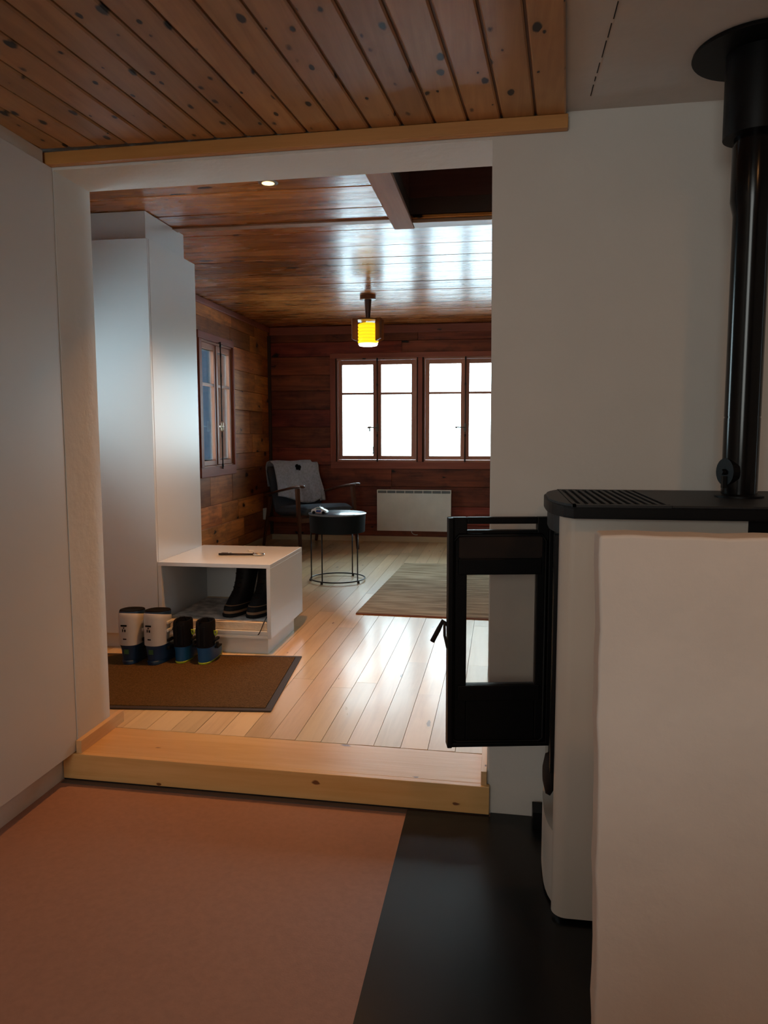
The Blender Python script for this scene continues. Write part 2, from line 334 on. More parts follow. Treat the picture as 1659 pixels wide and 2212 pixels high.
# ------------------------------------------------------------------ near room shell
fl = struct(box('floor', (-2.05, 2.5, -2.7, 2.56, -0.12, 0.0), 'lino'), 'rosy brown linoleum floor of the near room below the step', 'floor')
def wallpiece(x0, x1, z0, z1, nm, mat, parent):
    poly = [(x0, yw(x0)), (x1, yw(x1)), (x1, yw(x1) + TH), (x0, yw(x0) + TH)]
    bm = bmesh.new(); lo = [bm.verts.new((x, y, z0)) for x, y in poly]; hi = [bm.verts.new((x, y, z1)) for x, y in poly]
    bm.faces.new(lo[::-1]); bm.faces.new(hi)
    for i in range(4): bm.faces.new((lo[i], lo[(i + 1) % 4], hi[(i + 1) % 4], hi[i]))
    return bm, poly
def wall_front():
    # one U shaped wall around the opening: outline in x,z extruded through the wall
    out = [(-2.6, -0.1), (JL, -0.1), (JL, LZ), (JR, LZ), (JR, -0.1), (2.5, -0.1), (2.5, 2.55), (-2.6, 2.55)]
    bm = bmesh.new()
    a = [bm.verts.new((x, yw(x), z)) for x, z in out]; b = [bm.verts.new((x, yw(x) + TH, z)) for x, z in out]
    n = len(out); bm.faces.new(a); bm.faces.new(b[::-1])
    for i in range(n): bm.faces.new((a[i], b[i], b[(i + 1) % n], a[(i + 1) % n]))
    es = [e for e in bm.edges if all(abs(v.co.x - JR) < 1e-5 for v in e.verts) and abs(e.verts[0].co.z - e.verts[1].co.z) > 1]
    bmesh.ops.bevel(bm, geom=es, offset=0.008, segments=3, affect='EDGES')
    return link('wall_front', fin(bm, 'wall_front'), None, 'plaster')
struct(wall_front(), 'white plastered dividing wall with the wide doorway', 'wall')
struct(box('wall_right', (2.45, 2.6, -2.7, 2.25, -0.1, 2.3), 'plaster'))
struct(box('wall_near', (-2.05, 2.6, -2.85, -2.7, -0.1, 2.3), 'plaster'))
struct(box('wall_outer', (-2.2, -2.05, -2.85, 2.36, -0.1, 2.3), 'plaster'))
struct(prism('ceiling', [(-2.05, -2.7), (2.45, -2.7), (2.45, yw(2.45) + 0.001), (-2.05, yw(-2.05) + 0.001)], 2.107, 2.22, 'ceil_white'), 'white painted ceiling beside the plank ceiling', 'ceiling')
struct(box('roof', (-3.0, 2.9, -3.2, 8.3, 2.96, 3.1), 'darkstruct'), 'roof slab over both rooms', 'roof')
struct(box('wall_loft', (-2.6, 2.6, -2.85, -2.7, 2.3, 2.96), 'darkstruct')); struct(box('wall_loft', (-2.6, -2.45, -2.69, 7.9, 2.505, 2.96), 'darkstruct')); struct(box('wall_loft', (2.3, 2.45, -2.69, 7.9, 2.555, 2.96), 'darkstruct')); struct(box('wall_loft', (-2.44, 2.29, 7.78, 7.9, 2.505, 2.96), 'darkstruct'))
# fine broken crack along the white ceiling
bm = bmesh.new(); yy = -0.3
while yy < 2.2:
    ln = random.uniform(0.02, 0.09); t = (yy + 0.0) / 2.35
    x = 0.235 - 0.038 * (2.35 - yy) / 2.35 * 0 - 0.002 * math.sin(yy * 9)
    x = 0.228 + 0.004 * math.sin(yy * 5)
    add_box(bm, (x, yy + ln / 2, 2.1065), (0.0022, ln, 0.002)); yy += ln + random.uniform(0.004, 0.03)
ck = struct(link('trim_5', fin(bm, 'ceiling_crack'), None, 'darkgap')); ck['label'] = 'fine dotted crack line across the white ceiling'; ck['category'] = 'trim'

# plank ceiling: boards run away from the camera, about 5 degrees off the wall
SL = 0.083; X0R = 0.167
cp = empty('ceiling'); struct(cp, 'varnished knotty pine plank ceiling of the near room', 'ceiling')
def clipped_plank(xa, xb, z0, z1, name, mat, parent, groove=True, ye=2.325):
    # xa..xb measured where the board meets the beam (y = 2.33)
    ya, yb = -2.6, ye
    P = [(xa - SL * (2.33 - ya), ya), (xb - SL * (2.33 - ya), ya), (xb, yb), (xa, yb)]
    bm = bmesh.new(); lo = [bm.verts.new((x, y, z0)) for x, y in P]; hi = [bm.verts.new((x, y, z1)) for x, y in P]
    bm.faces.new(lo[::-1]); bm.faces.new(hi)
    for i in range(4): bm.faces.new((lo[i], lo[(i + 1) % 4], hi[(i + 1) % 4], hi[i]))
    g = bm.verts[:] + bm.edges[:] + bm.faces[:]
    r = bmesh.ops.bisect_plane(bm, geom=g, plane_co=(-1.475, 0, 0), plane_no=(-1, 0, 0), clear_outer=True)
    ce = [e for e in r['geom_cut'] if isinstance(e, bmesh.types.BMEdge)]
    if ce: bmesh.ops.edgenet_fill(bm, edges=ce)
    if len(bm.verts) < 4: bm.free(); return None
    be = [e for e in bm.edges if e.verts[0].co.z < z0 + 1e-5 and e.verts[1].co.z < z0 + 1e-5]
    bmesh.ops.bevel(bm, geom=be, offset=0.004, segments=1, affect='EDGES')
    c = sum((v.co for v in bm.verts), Vector()) / len(bm.verts)
    bmesh.ops.translate(bm, vec=-c, verts=bm.verts[:])
    return link(name, fin(bm, name), parent, mat, loc=c)
PW = 0.0955; xr = X0R; i = 0
while xr > -1.475:
    w = 0.096 if i else 0.088
    clipped_plank(xr - w + 0.007, xr, 2.092, 2.1045, 'plank', 'near_ceiling', cp)
    xr -= w; i += 1
clipped_plank(-1.475, X0R - 0.002, 2.1005, 2.1065, 'backing', 'groove', cp, ye=2.329)

# beam / cover batten at the head of the opening
def skew(name, x0, x1, dy0, dy1, z0, z1, mat, parent=None, bev=0.0, label=None):
    """board that follows the dividing wall; dy measured from its front face"""
    xm = (x0 + x1) / 2; bm = bmesh.new()
    add_box(bm, (0, 0, 0), (x1 - x0, dy1 - dy0, z1 - z0), bev=bev)
    return link(name, fin(bm, name), parent, mat, loc=(xm, yw(xm) + (dy0 + dy1) / 2, (z0 + z1) / 2), rot=(0, 0, math.atan(-0.0285)), label=label)
b = skew('trim_1', -1.478, 0.172, -0.030, -0.002, 2.053, 2.0915, 'beam', bev=0.002); struct(b, 'honey pine cover batten above the doorway', 'trim')
# step: tread, riser, side boards
st = empty('trim_2'); struct(st, 'pale knotty pine step board in the doorway threshold', 'step')
skew('tread', JL + 0.0, JR - 0.0, 0.001, TH + 0.004, U - 0.026, U, 'pine_step', st, 0.002)
skew('riser', JL - 0.045, JR + 0.008, -0.024, -0.0005, 0.006, U + 0.001, 'pine_step', st, 0.0015)
skew('under_gap', JL - 0.045, JR + 0.008, -0.020, -0.001, 0.0, 0.006, 'darkgap', st)
struct(box('trim_3', (JL + 0.001, JL + 0.021, 2.362, 2.665, U, U + 0.045), 'pine_step_y', bev=0.001), 'small pine skirting on the left jamb of the doorway', 'trim')
struct(box('trim_4', (JR - 0.019, JR - 0.001, 2.325, 2.665, U, U + 0.045), 'pine_step_y', bev=0.001), 'small pine skirting on the right jamb of the doorway', 'trim')
struct(skew('trim_6', JL - 0.04, -0.285, -0.050, -0.025, 0.0, 0.0025, 'slate'), 'grey floor edge strip along the foot of the step', 'trim')
# black hearth sheet under the stove
hp = prism('hearth_plate', [(-0.283, 1.37), (1.3, 1.37), (1.3, yw(1.3) - 0.002), (-0.02, yw(-0.02) - 0.002), (-0.02, yw(0) - 0.027), (-0.283, yw(-0.283) - 0.027)], 0.0, 0.003, 'hearth'); tag(hp, 'black metal hearth sheet on the floor under the stove', 'hearth plate')

# ------------------------------------------------------------------ far room shell
struct(box('floor', (-2.7, 2.3, 2.60, 8.0, -0.2, U - 0.022), 'darkgap'))
ff = empty('floor'); struct(ff, 'pale pine plank floor of the far room', 'floor')
pw = 0.0965; x = -0.05 - pw * 25 + 0.001
colx = []
while x < 2.1: colx.append(x); x += pw
for ci, x in enumerate(colx):
    xa, xb = max(x, XL + 0.002), min(x + pw - 0.0018, XR - 0.002)
    if xb - xa < 0.02: continue
    y = 2.335 - 0.0285 * x + TH + 0.006; first = True
    while y < YB - 0.01:
        ln = random.uniform(0.4, 1.5) if first else random.uniform(0.75, 1.5); first = False
        ye = min(y + ln, YB - 0.003)
        if YB - ye < 0.3: ye = YB - 0.003
        box('plank', (xa, xb, y, ye - 0.0012, U - 0.02, U + random.uniform(-0.0004, 0.0004)), 'pine_floor', ff)
        y = ye
# outer solids of the far walls (dark old timber) with window openings
def solid_wall(name, horiz, a0, a1, z0, z1, t0, t1, openings, mat):
    bm = bmesh.new(); cuts = sorted(openings)
    def bx(p, q, za, zb):
        if q - p < 1e-4 or zb - za < 1e-4: return
        bb = (p, q, t0, t1, za, zb) if horiz else (t0, t1, p, q, za, zb); c, s = rng(*bb); add_box(bm, c, s)
    p = a0
    for (o0, o1, oz0, oz1) in cuts:
        bx(p, o0, z0, z1); bx(o0, o1, z0, oz0); bx(o0, o1, oz1, z1); p = o1
    bx(p, a1, z0, z1)
    return struct(link(name, fin(bm, name), None, mat))
WZ0, WZ1 = 0.905, 1.965
wins = [(-1.70, -0.835), (-0.805, 0.06), (0.09, 0.955)]
opB = [(w0 + 0.02, w1 - 0.02, WZ0, WZ1) for w0, w1 in wins]
wb = solid_wall('wall_back', True, -2.6, 2.3, -0.1, 2.5, YB + 0.022, YB + 0.16, opB, 'darkstruct')
wb['label'] = 'far wall of dark red-brown horizontal boards around the bright windows'; wb['category'] = 'wall'
WLY = (5.905, 6.66)
wl = solid_wall('wall_left', False, 2.60, YB + 0.16, -0.1, 2.5, XL - 0.15, XL - 0.022, [(2.80, 3.44, 1.14, 1.78), (WLY[0] + 0.01, WLY[1] - 0.01, WZ0, WZ1)], 'darkstruct')
wl['label'] = 'left wall of amber-brown horizontal boards beside the small window'; wl['category'] = 'wall'
struct(box('wall_right', (XR + 0.022, XR + 0.15, 2.60, YB + 0.16, -0.1, 2.5), 'darkstruct'))
def board_wall(parent, horiz, a0, a1, rows, t0, t1, openings, mat, jmin, jmax):
    for (z0, z1) in rows:
        segs = [(a0, a1)]
        for (o0, o1, oz0, oz1) in openings:
            if z1 > oz0 + 0.004 and z0 < oz1 - 0.004:
                ns = []
                for p, q in segs:
                    if q <= o0 or p >= o1: ns.append((p, q)); continue
                    if p < o0: ns.append((p, o0))
                    if q > o1: ns.append((o1, q))
                segs = ns
        for p, q in segs:
            while q - p > 0.02:
                e = p + random.uniform(jmin, jmax)
                if q - e < jmin * 0.5: e = q
                jt = random.uniform(-0.0015, 0.0015)
                bb = (p + 0.001, e - 0.001, t0 + jt, t1, z0 + 0.0015, z1 - 0.0015) if horiz else (t0, t1 + jt, p + 0.001, e - 0.001, z0 + 0.0015, z1 - 0.0015)
                box('plank', bb, mat, parent, bev=0.002, seg=1); p = e
zs = [U, 0.30, 0.52, 0.70, 0.905 - 0.03]; rows = []
zcuts = [U, 0.27, 0.46, 0.66, 0.875, 1.06, 1.27, 1.45, 1.64, 1.80, 1.985, 2.13, CZ]
rowsB = list(zip(zcuts[:-1], zcuts[1:]))
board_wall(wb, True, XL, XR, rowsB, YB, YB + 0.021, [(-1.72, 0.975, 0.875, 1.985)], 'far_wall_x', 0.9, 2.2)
zc2 = [U, 0.25, 0.42, 0.60, 0.875, 1.02, 1.20, 1.42, 1.60, 1.78, 1.985, 2.14, CZ]
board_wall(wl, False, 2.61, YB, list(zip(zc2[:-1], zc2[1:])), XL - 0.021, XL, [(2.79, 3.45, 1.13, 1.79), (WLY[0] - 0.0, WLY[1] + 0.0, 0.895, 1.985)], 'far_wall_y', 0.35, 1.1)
w5 = struct(empty('window_5'), 'small window in the left wall hidden behind the doorway jamb', 'window')
boxes('window_frame', [(XL - 0.10, XL - 0.02, 2.801, 2.84, 1.141, 1.779), (XL - 0.10, XL - 0.02, 3.40, 3.439, 1.141, 1.779), (XL - 0.10, XL - 0.02, 2.84, 3.40, 1.141, 1.18), (XL - 0.10, XL - 0.02, 2.84, 3.40, 1.74, 1.779)], 'frame_z', w5)
box('pane', (XL - 0.06, XL - 0.055, 2.8395, 3.4005, 1.1795, 1.7405), 'pane', w5)
# window between boards: skirting, crown, corner post
struct(box('baseboard_back', (XL + 0.015, XR, YB - 0.014, YB - 0.001, U, U + 0.055), 'pine_base', bev=0.001), 'pale pine skirting below the radiator wall', 'skirting')
struct(box('baseboard_left', (XL + 0.001, XL + 0.014, 4.22, YB - 0.002, U, U + 0.055), 'pine_base', bev=0.001), 'pale pine skirting along the left board wall', 'skirting')
struct(box('trim_7', (XL + 0.025, XR, YB - 0.024, YB - 0.001, CZ - 0.085, CZ - 0.004), 'casing_x', bev=0.006), 'dark cornice along the top of the far wall', 'trim')
struct(box('trim_8', (XL + 0.001, XL + 0.024, 2.62, YB - 0.002, CZ - 0.055, CZ - 0.004), 'casing_y', bev=0.006), 'brown cornice along the top of the left board wall', 'trim')
struct(box('trim_9', (XL + 0.001, XL + 0.03, YB - 0.03, YB - 0.001, U + 0.056, CZ - 0.09), 'darkstruct', bev=0.003), 'dark corner post between the two board walls', 'trim')

# far ceiling
HX0, HX1, HY0, HY1 = -0.485, 0.55, 2.95, 4.005      # trapdoor hole
cb = bmesh.new()
for bb in ((XL - 0.02, HX0, 2.58, YB, CZ + 0.021, CZ + 0.10), (HX1, XR + 0.02, 2.58, YB, CZ + 0.021, CZ + 0.10), (HX0, HX1, HY1, YB, CZ + 0.021, CZ + 0.10), (HX0, HX1, 2.58, HY0, CZ + 0.021, CZ + 0.10)):
    c, s = rng(*bb); add_box(cb, c, s)
fc = struct(link('ceiling', fin(cb, 'ceiling_backing'), None, 'darkstruct'), 'glossy red-brown board ceiling of the far room', 'ceiling')
ys = [2.60, 2.98, 3.20, 3.456, 3.777, 4.004, 4.175, 4.53, 4.82, 5.02, 5.30, 5.60, 5.92, 6.22, 6.50, 6.84, 7.15, 7.45, YB - 0.001]
for a, b_ in zip(ys[:-1], ys[1:]):
    segs = [(XL + 0.001, XR - 0.001)]
    if a < HY1 - 0.01 and b_ > HY0 + 0.01 : segs = [(XL + 0.001, HX0), (HX1, XR - 0.001)]
    for p, q in segs:
        o = box('plank', (p, q, a + 0.002, b_ - 0.002, CZ + random.uniform(-0.001, 0.001), CZ + 0.018), 'far_ceiling', fc, bev=0.003, seg=1); o.rotation_euler[0] = random.uniform(-0.007, 0.007); o.rotation_euler[1] = random.uniform(-0.0006, 0.0006)
box('batten', (XL + 0.03, -0.576, 3.972, 4.036, CZ - 0.010, CZ - 0.0015), 'trap_wood_x', fc, bev=0.001)
# shaft of the trapdoor and its frame boards
tr = thing('trapdoor', 'open dark wood trapdoor shaft in the far ceiling framed by brown boards', 'trapdoor', (0, 0, CZ))
def rel(b, p): return (b[0] - p[0], b[1] - p[0], b[2] - p[1], b[3] - p[1], b[4] - p[2], b[5] - p[2])
T0 = (0, 0, CZ)
boxes('shaft', [rel(q, T0) for q in ((HX0 - 0.03, HX0 - 0.001, HY0 - 0.03, HY1 + 0.03, CZ + 0.101, CZ + 0.6), (HX1 + 0.001, HX1 + 0.03, HY0 - 0.03, HY1 + 0.03, CZ + 0.101, CZ + 0.6),
      (HX0, HX1, HY1 + 0.001, HY1 + 0.03, CZ + 0.101, CZ + 0.6), (HX0, HX1, HY0 - 0.03, HY0 - 0.001, CZ + 0.101, CZ + 0.6), (HX0 - 0.03, HX1 + 0.03, HY0 - 0.03, HY1 + 0.03, CZ + 0.6, CZ + 0.63))], 'shaft', tr)
box('frame_board', rel((-0.576, -0.470, 2.62, 4.112, CZ - 0.024, CZ - 0.002), T0), 'trap_wood', tr, bev=0.002)
box('frame_board', rel((-0.468, 0.66, 4.012, 4.112, CZ - 0.020, CZ - 0.002), T0), 'trap_wood_x', tr, bev=0.002)
box('frame_board', rel((0.552, 0.66, 2.62, 4.009, CZ - 0.024, CZ - 0.002), T0), 'trap_wood', tr, bev=0.002)

# ------------------------------------------------------------------ windows
def cremone(parent, T0_, x, y, z0, z1, zk, kn, side=1):
    """espagnolette rod with knob; T maps local (u along wall, d into room, z)"""
    T = lambda u, d, z: T0_(u, d + y, z)
    bm = bmesh.new(); add_tube(bm, [T(x, 0.012, z0), T(x, 0.012, z1)], 0.0055, 8)
    for z in (z0 + 0.008, z1 - 0.008): add_tube(bm, [T0_(x, -0.001, z), T(x, 0.014, z)], 0.005, 6)
    for z in (z0 + 0.03, z0 + 0.28, z1 - 0.28, z1 - 0.03): add_tube(bm, [T(x, 0.012, z - 0.012), T(x, 0.012, z + 0.012)], 0.009, 8)
    rod = link('lock_rod', fin(bm, 'lock_rod'), parent, 'rod', smooth=True)
    bm = bmesh.new(); add_tube(bm, [T(x, 0.013, zk - 0.045), T(x, 0.013, zk - 0.03), T(x, 0.013, zk + 0.03), T(x, 0.013, zk + 0.045)], [0.006, 0.013, 0.013, 0.006], 10)
    hs = -kn
    add_tube(bm, [T(x, 0.022, zk), T(x + hs * 0.02, 0.034, zk), T(x + hs * 0.085, 0.034, zk + 0.002)], 0.0055, 8)
    add_tube(bm, [T(x + hs * 0.078, 0.034, zk), T(x + hs * 0.088, 0.034, zk), T(x + hs * 0.098, 0.034, zk)], [0.006, 0.011, 0.005], 10)
    return link('handle', fin(bm, 'handle'), parent, 'brass' if y > 0 else 'handle_dark', smooth=True)
def window(name, u0, u1, T, label, mv, mh, zs0=0.937, zs1=1.942, bar=1.607, knob=1.262, mull=None, pane_in=0.041):
    """casement with two sashes; T(u,d,z): u along the wall, d towards the room"""
    w = empty(name); struct(w, label, 'window')
    def bx(nm, b, mat, par=w, bev=0.002):
        p = [T(b[i], b[2 + j], b[4 + k]) for i in (0, 1) for j in (0, 1) for k in (0, 1)]
        xs = [q[0] for q in p]; ys_ = [q[1] for q in p]; zz = [q[2] for q in p]
        return box(nm, (min(xs), max(xs), min(ys_), max(ys_), min(zz), max(zz)), mat, par, bev=bev, seg=1)
    m = mull if mull is not None else (u0 + u1) / 2
    # fixed frame lining the opening
    bx('frame_head', (u0, u1, -0.15, -0.002, zs1 + 0.002, WZ1 - 0.001), mh); bx('frame_sill', (u0, u1, -0.15, -0.002, WZ0 + 0.001, zs0 - 0.002), mh)
    bx('frame_jamb', (u0 - 0.0, u0 + 0.012, -0.15, -0.002, zs0 - 0.001, zs1 + 0.001), mv); bx('frame_jamb', (u1 - 0.012, u1, -0.15, -0.002, zs0 - 0.001, zs1 + 0.001), mv)
    a0, a1 = u0 + 0.014, u1 - 0.014
    for k, (s0, s1) in enumerate(((a0, m - 0.001), (m + 0.001, a1))):
        l_, r_ = pane_in, pane_in
        sash = bx('sash', (s0, s0 + l_, -0.045, -0.008, zs0, zs1), mv)
        sash.name = 'sash_stile'
        bx('sash_stile', (s1 - r_, s1, -0.045, -0.008, zs0, zs1), mv)
        bx('sash_rail', (s0 + l_, s1 - r_, -0.045, -0.008, zs1 - 0.045, zs1), mh); bx('sash_rail', (s0 + l_, s1 - r_, -0.045, -0.008, zs0, zs0 + 0.038), mh)
        bx('glazing_bar', (s0 + l_, s1 - r_, -0.042, -0.010, bar - 0.011, bar + 0.011), mh)
        bx('pane', (s0 + l_ - 0.001, s1 - r_ + 0.001, -0.030, -0.026, bar + 0.010, zs1 - 0.044), 'pane', bev=0)
        bx('pane', (s0 + l_ - 0.001, s1 - r_ + 0.001, -0.030, -0.026, zs0 + 0.037, bar - 0.010), 'pane', bev=0)
    # cover strip over the meeting stiles
    bx('meeting_strip', (m - 0.014, m + 0.014, -0.0075, 0.000, zs0 + 0.004, zs1 - 0.004), mv)
    cremone(w, T, m + 0.004, 0.022 if T is TL else 0.0, zs0 - 0.035, zs1 + 0.03, knob, 1)
    return w
TB = lambda u, d, z: (u, YB - d, z)
TL = lambda u, d, z: (XL + d, u, z)
W1 = window('window_1', wins[0][0] + 0.021, wins[0][1] - 0.021, TB, 'left far-wall window, dark rod with cord hanging from its handle', 'frame_z', 'frame_x', mull=-1.262)
W2 = window('window_2', wins[1][0] + 0.021, wins[1][1] - 0.021, TB, 'right far-wall window, cut off by the white wall', 'frame_z', 'frame_x', mull=-0.372)
W3 = window('window_3', wins[2][0] + 0.021, wins[2][1] - 0.021, TB, 'third far-wall window hidden behind the dividing wall', 'frame_z', 'frame_x')
W4 = window('window_4', WLY[0] + 0.011, WLY[1] - 0.011, TL, 'narrow-looking side window in the left board wall', 'frame_z', 'frame_y', mull=6.275, pane_in=0.045)
# white glazing beads outside of the side window panes
for y0, y1 in ((WLY[0] + 0.06, 6.229), (6.321, WLY[1] - 0.071)):
    boxes('glazing_bead', [(XL - 0.043, XL - 0.031, y1 - 0.004, y1 + 0.01, 0.975, 1.895), (XL - 0.052, XL - 0.032, y0, y1, 0.975, 0.985), (XL - 0.052, XL - 0.032, y0, y1, 1.887, 1.897)], 'white_bead', W4)
# casings (flat board surrounds)
cs = empty('trim_10'); struct(cs, 'red-brown board casing around the far-wall windows', 'trim')
box('casing_board', (-1.745, 0.99, YB - 0.018, YB - 0.001, 1.962, 2.012), 'casing_x', cs, bev=0.002)
box('casing_board', (-1.745, 0.99, YB - 0.018, YB - 0.001, 0.845, 0.915), 'casing_x', cs, bev=0.002)
for a, b_ in ((-1.745, -1.690), (-0.842, -0.798), (0.053, 0.097), (0.94, 0.99)): box('casing_board', (a, b_, YB - 0.020, YB - 0.001, 0.916, 1.961), 'casing_z', cs, bev=0.002)
boxes('rear_filler', [(-1.72, 0.975, YB, YB + 0.0215, 1.967, 1.9835), (-1.72, 0.975, YB, YB + 0.0215, 0.8765, 0.904), (-1.72, -1.701, YB, YB + 0.0215, 0.905, 1.966), (-0.834, -0.806, YB, YB + 0.0215, 0.905, 1.966), (0.061, 0.089, YB, YB + 0.0215, 0.905, 1.966), (0.956, 0.975, YB, YB + 0.0215, 0.905, 1.966)], 'casing_x', cs)
cs2 = empty('trim_11'); struct(cs2, 'brown board casing around the side window', 'trim')
box('casing_board', (XL + 0.001, XL + 0.018, 5.84, 6.655, 1.962, 2.02), 'casing_y', cs2, bev=0.002)
box('casing_board', (XL + 0.001, XL + 0.022, 5.84, 6.655, 0.845, 0.925), 'casing_y', cs2, bev=0.002)
box('casing_board', (XL + 0.001, XL + 0.016, 6.640, 6.668, 0.926, 1.961), 'casing_z', cs2, bev=0.002)
box('casing_board', (XL + 0.001, XL + 0.016, 5.86, 5.915, 0.926, 1.961), 'casing_z', cs2, bev=0.002)

# ------------------------------------------------------------------ outdoors
sg = box('snow_ground', (-40, 40, 8.2, 70, -1.3, -1.0), 'snow'); struct(sg, 'snow-covered ground outside the windows', 'ground')
sg2 = box('snow_ground', (-40, -2.9, -10, 8.2, -1.3, -1.0), 'snow'); struct(sg2, 'snow-covered ground beside the house', 'ground')
bn = thing('barn', 'dark timber barn seen through the side window, cold blue shade in its colour', 'building', (-9.5, 19.0, -1.0))
for i in range(24): box('wall_board', (2.96, 3.0, -6 + i * 0.5, -5.51 + i * 0.5, 0, 4.5), 'barn', bn)
box('wall', (-3, 2.95, -6, 6, 0, 4.5), 'barn', bn)
bm = bmesh.new(); v = [bm.verts.new(p) for p in ((-3.4, -6.4, 4.4), (3.4, -6.4, 4.4), (0, -6.4, 6.6), (-3.4, 6.4, 4.4), (3.4, 6.4, 4.4), (0, 6.4, 6.6))]
for f in ((0, 1, 2), (3, 5, 4), (0, 2, 5, 3), (1, 4, 5, 2), (0, 3, 4, 1)): bm.faces.new([v[q] for q in f])
link('roof', fin(bm, 'roof'), bn, 'snow')

# ------------------------------------------------------------------ tall cabinets
tc = thing('tall_cabinet', 'tall white cabinet with recessed toe kick filling the left edge of the near room', 'cabinet', (-1.75, 2.07, 0))
def rl(b, o): p = o.location; return (b[0] - p[0], b[1] - p[0], b[2] - p[1], b[3] - p[1], b[4] - p[2], b[5] - p[2])
XC = -1.449
box('body', rl((-2.04, XC - 0.0195, 1.77, 2.365, 0.100, 2.052), tc), 'lacquer_satin', tc)
box('door', rl((XC - 0.019, XC, 1.772, 2.3745, 0.100, 2.052), tc), 'lacquer_satin', tc, bev=0.001)
box('toe_kick', rl((-2.0, -1.496, 1.77, 2.365, 0.0, 0.0995), tc), 'plaster', tc)
box('cornice', rl((-2.0, XC - 0.004, 1.77, 2.33, 2.053, 2.0915), tc), 'ceil_white', tc)
for k in range(1, 3):
    c = copy_tree(tc); c.location.y -= 0.607 * k; c['label'] = 'tall white cabinet out of frame, %s from the doorway' % ('second', 'third', 'fourth', 'fifth')[k - 1]
    c['group'] = 'tall cabinets along the left'
tc['group'] = 'tall cabinets along the left'

kc = thing('shade_counter', 'unseen white counter added behind the camera to shade the half wall', 'counter', (0.55, -0.45, 0))  # added unseen blocker, shades the foot of the half wall
box('worktop', (-0.92, 0.92, -0.24, 0.24, 0.875, 0.905), 'slate', kc, bev=0.002)
box('body', (-0.90, 0.90, -0.22, 0.22, 0.08, 0.8745), 'lacquer_satin', kc)
box('toe_kick', (-0.88, 0.88, -0.18, 0.18, 0.0, 0.0795), 'darkgap', kc)

wd = thing('wardrobe', 'tall white wardrobe reaching the wood ceiling behind the ski boots', 'wardrobe', (-2.05, 3.9, U))
box('body', rl((XL + 0.005, -1.715, 3.616, 4.182, 0.178, 2.143), wd), 'lacquer', wd, bev=0.001)
box('door', rl((XL + 0.005, -1.716, 3.596, 3.6155, 0.178, 2.143), wd), 'lacquer', wd, bev=0.001)
box('plinth', rl((XL + 0.015, -1.74, 3.640, 4.12, U, 0.1775), wd), 'lacquer_satin', wd)
box('top_filler', rl((XL + 0.03, -1.748, 3.652, 4.115, 2.1435, CZ - 0.003), wd), 'lacquer', wd, bev=0.001)

bc = thing('shoe_bench', 'low white open bench cabinet holding boots, with an old key on top', 'bench', (-1.42, 3.9, U))
bx0, bx1, by0, by1, bz0, bz1 = -1.7135, -1.124, 3.596, 4.206, 0.178, 0.554
box('top', rl((bx0, bx1, by0, by1, bz1 - 0.0195, bz1), bc), 'lacquer', bc, bev=0.001)
box('side_panel', rl((bx1 - 0.0195, bx1, by0, by1, bz0, bz1 - 0.020), bc), 'lacquer', bc, bev=0.001)
box('side_panel', rl((bx0, bx0 + 0.0195, by0, by1, bz0, bz1 - 0.020), bc), 'lacquer', bc, bev=0.001)
box('back_panel', rl((bx0 + 0.02, bx1 - 0.02, by1 - 0.012, by1, bz0, bz1 - 0.020), bc), 'lacquer_satin', bc)
boxes('bottom_panel', [rl(q, bc) for q in ((bx0 + 0.02, bx1 - 0.02, by0 + 0.010, by1 - 0.0125, bz0 + 0.001, bz0 + 0.033), (bx0 + 0.02, bx1 - 0.02, by0 + 0.001, by0 + 0.014, bz0 + 0.001, bz0 + 0.011), (bx0 + 0.02, bx1 - 0.02, by0 + 0.003, by0 + 0.02, bz0 + 0.023, bz0 + 0.036))], 'lacquer_satin', bc)
box('plinth', rl((bx0 + 0.01, -1.150, 3.626, 4.11, U, bz0 - 0.0005), bc), 'lacquer_satin', bc)
fb = box('foam_board', (bx0 + 0.03, bx1 - 0.024, 3.614, 4.18, bz0 + 0.0375, bz0 + 0.078), 'foam', bev=0.003); tag(fb, 'pale foam board lying on the floor of the white bench', 'board')
bm = bmesh.new(); nx, ny = 14, 14; g = []
for j in range(ny):
    row = []
    for i in range(nx):
        xx = bx0 + 0.035 + (bx1 - bx0 - 0.065) * i / (nx - 1); y_ = 3.625 + 0.5 * j / (ny - 1) + (0.012 * math.sin(i * 1.7) if j == 0 else 0)
        row.append(bm.verts.new((xx, y_, bz0 + 0.0805 + 0.0015 * math.sin(i * 1.1 + j))))
    g.append(row)
for j in range(ny - 1):
    for i in range(nx - 1): bm.faces.new((g[j][i], g[j][i + 1], g[j + 1][i + 1], g[j + 1][i]))
ps = link('paper_sheet', fin(bm, 'paper_sheet'), None, 'paper'); tag(ps, 'grey speckled paper lining under the boots inside the bench', 'paper')

# ------------------------------------------------------------------ half wall in the foreground
bm = bmesh.new(); add_box(bm, (0, 0, 0), (1.5, 0.068, 1.032), bev=0.006, seg=3)
for ax, n_ in ((0, 30), (2, 20)):
    for q in range(1, n_):
        co = [0, 0, 0]; co[ax] = (-0.5 + q / n_) * (1.5 if ax == 0 else 1.032); no = [0, 0, 0]; no[ax] = 1
        bmesh.ops.bisect_plane(bm, geom=bm.verts[:] + bm.edges[:] + bm.faces[:], plane_co=co, plane_no=no)
for v in bm.verts:
    a_w = 0.0014 * math.sin(v.co.z * 23 + v.co.x * 9) + 0.001 * math.sin(v.co.z * 51 + 1)
    if v.co.x < -0.70: v.co.x += a_w + 0.019 * (0.5 - v.co.z / 1.032)
    if v.co.z > 0.49: v.co.z += 0.0010 * math.sin(v.co.x * 25) + 0.0008 * math.sin(v.co.x * 60)
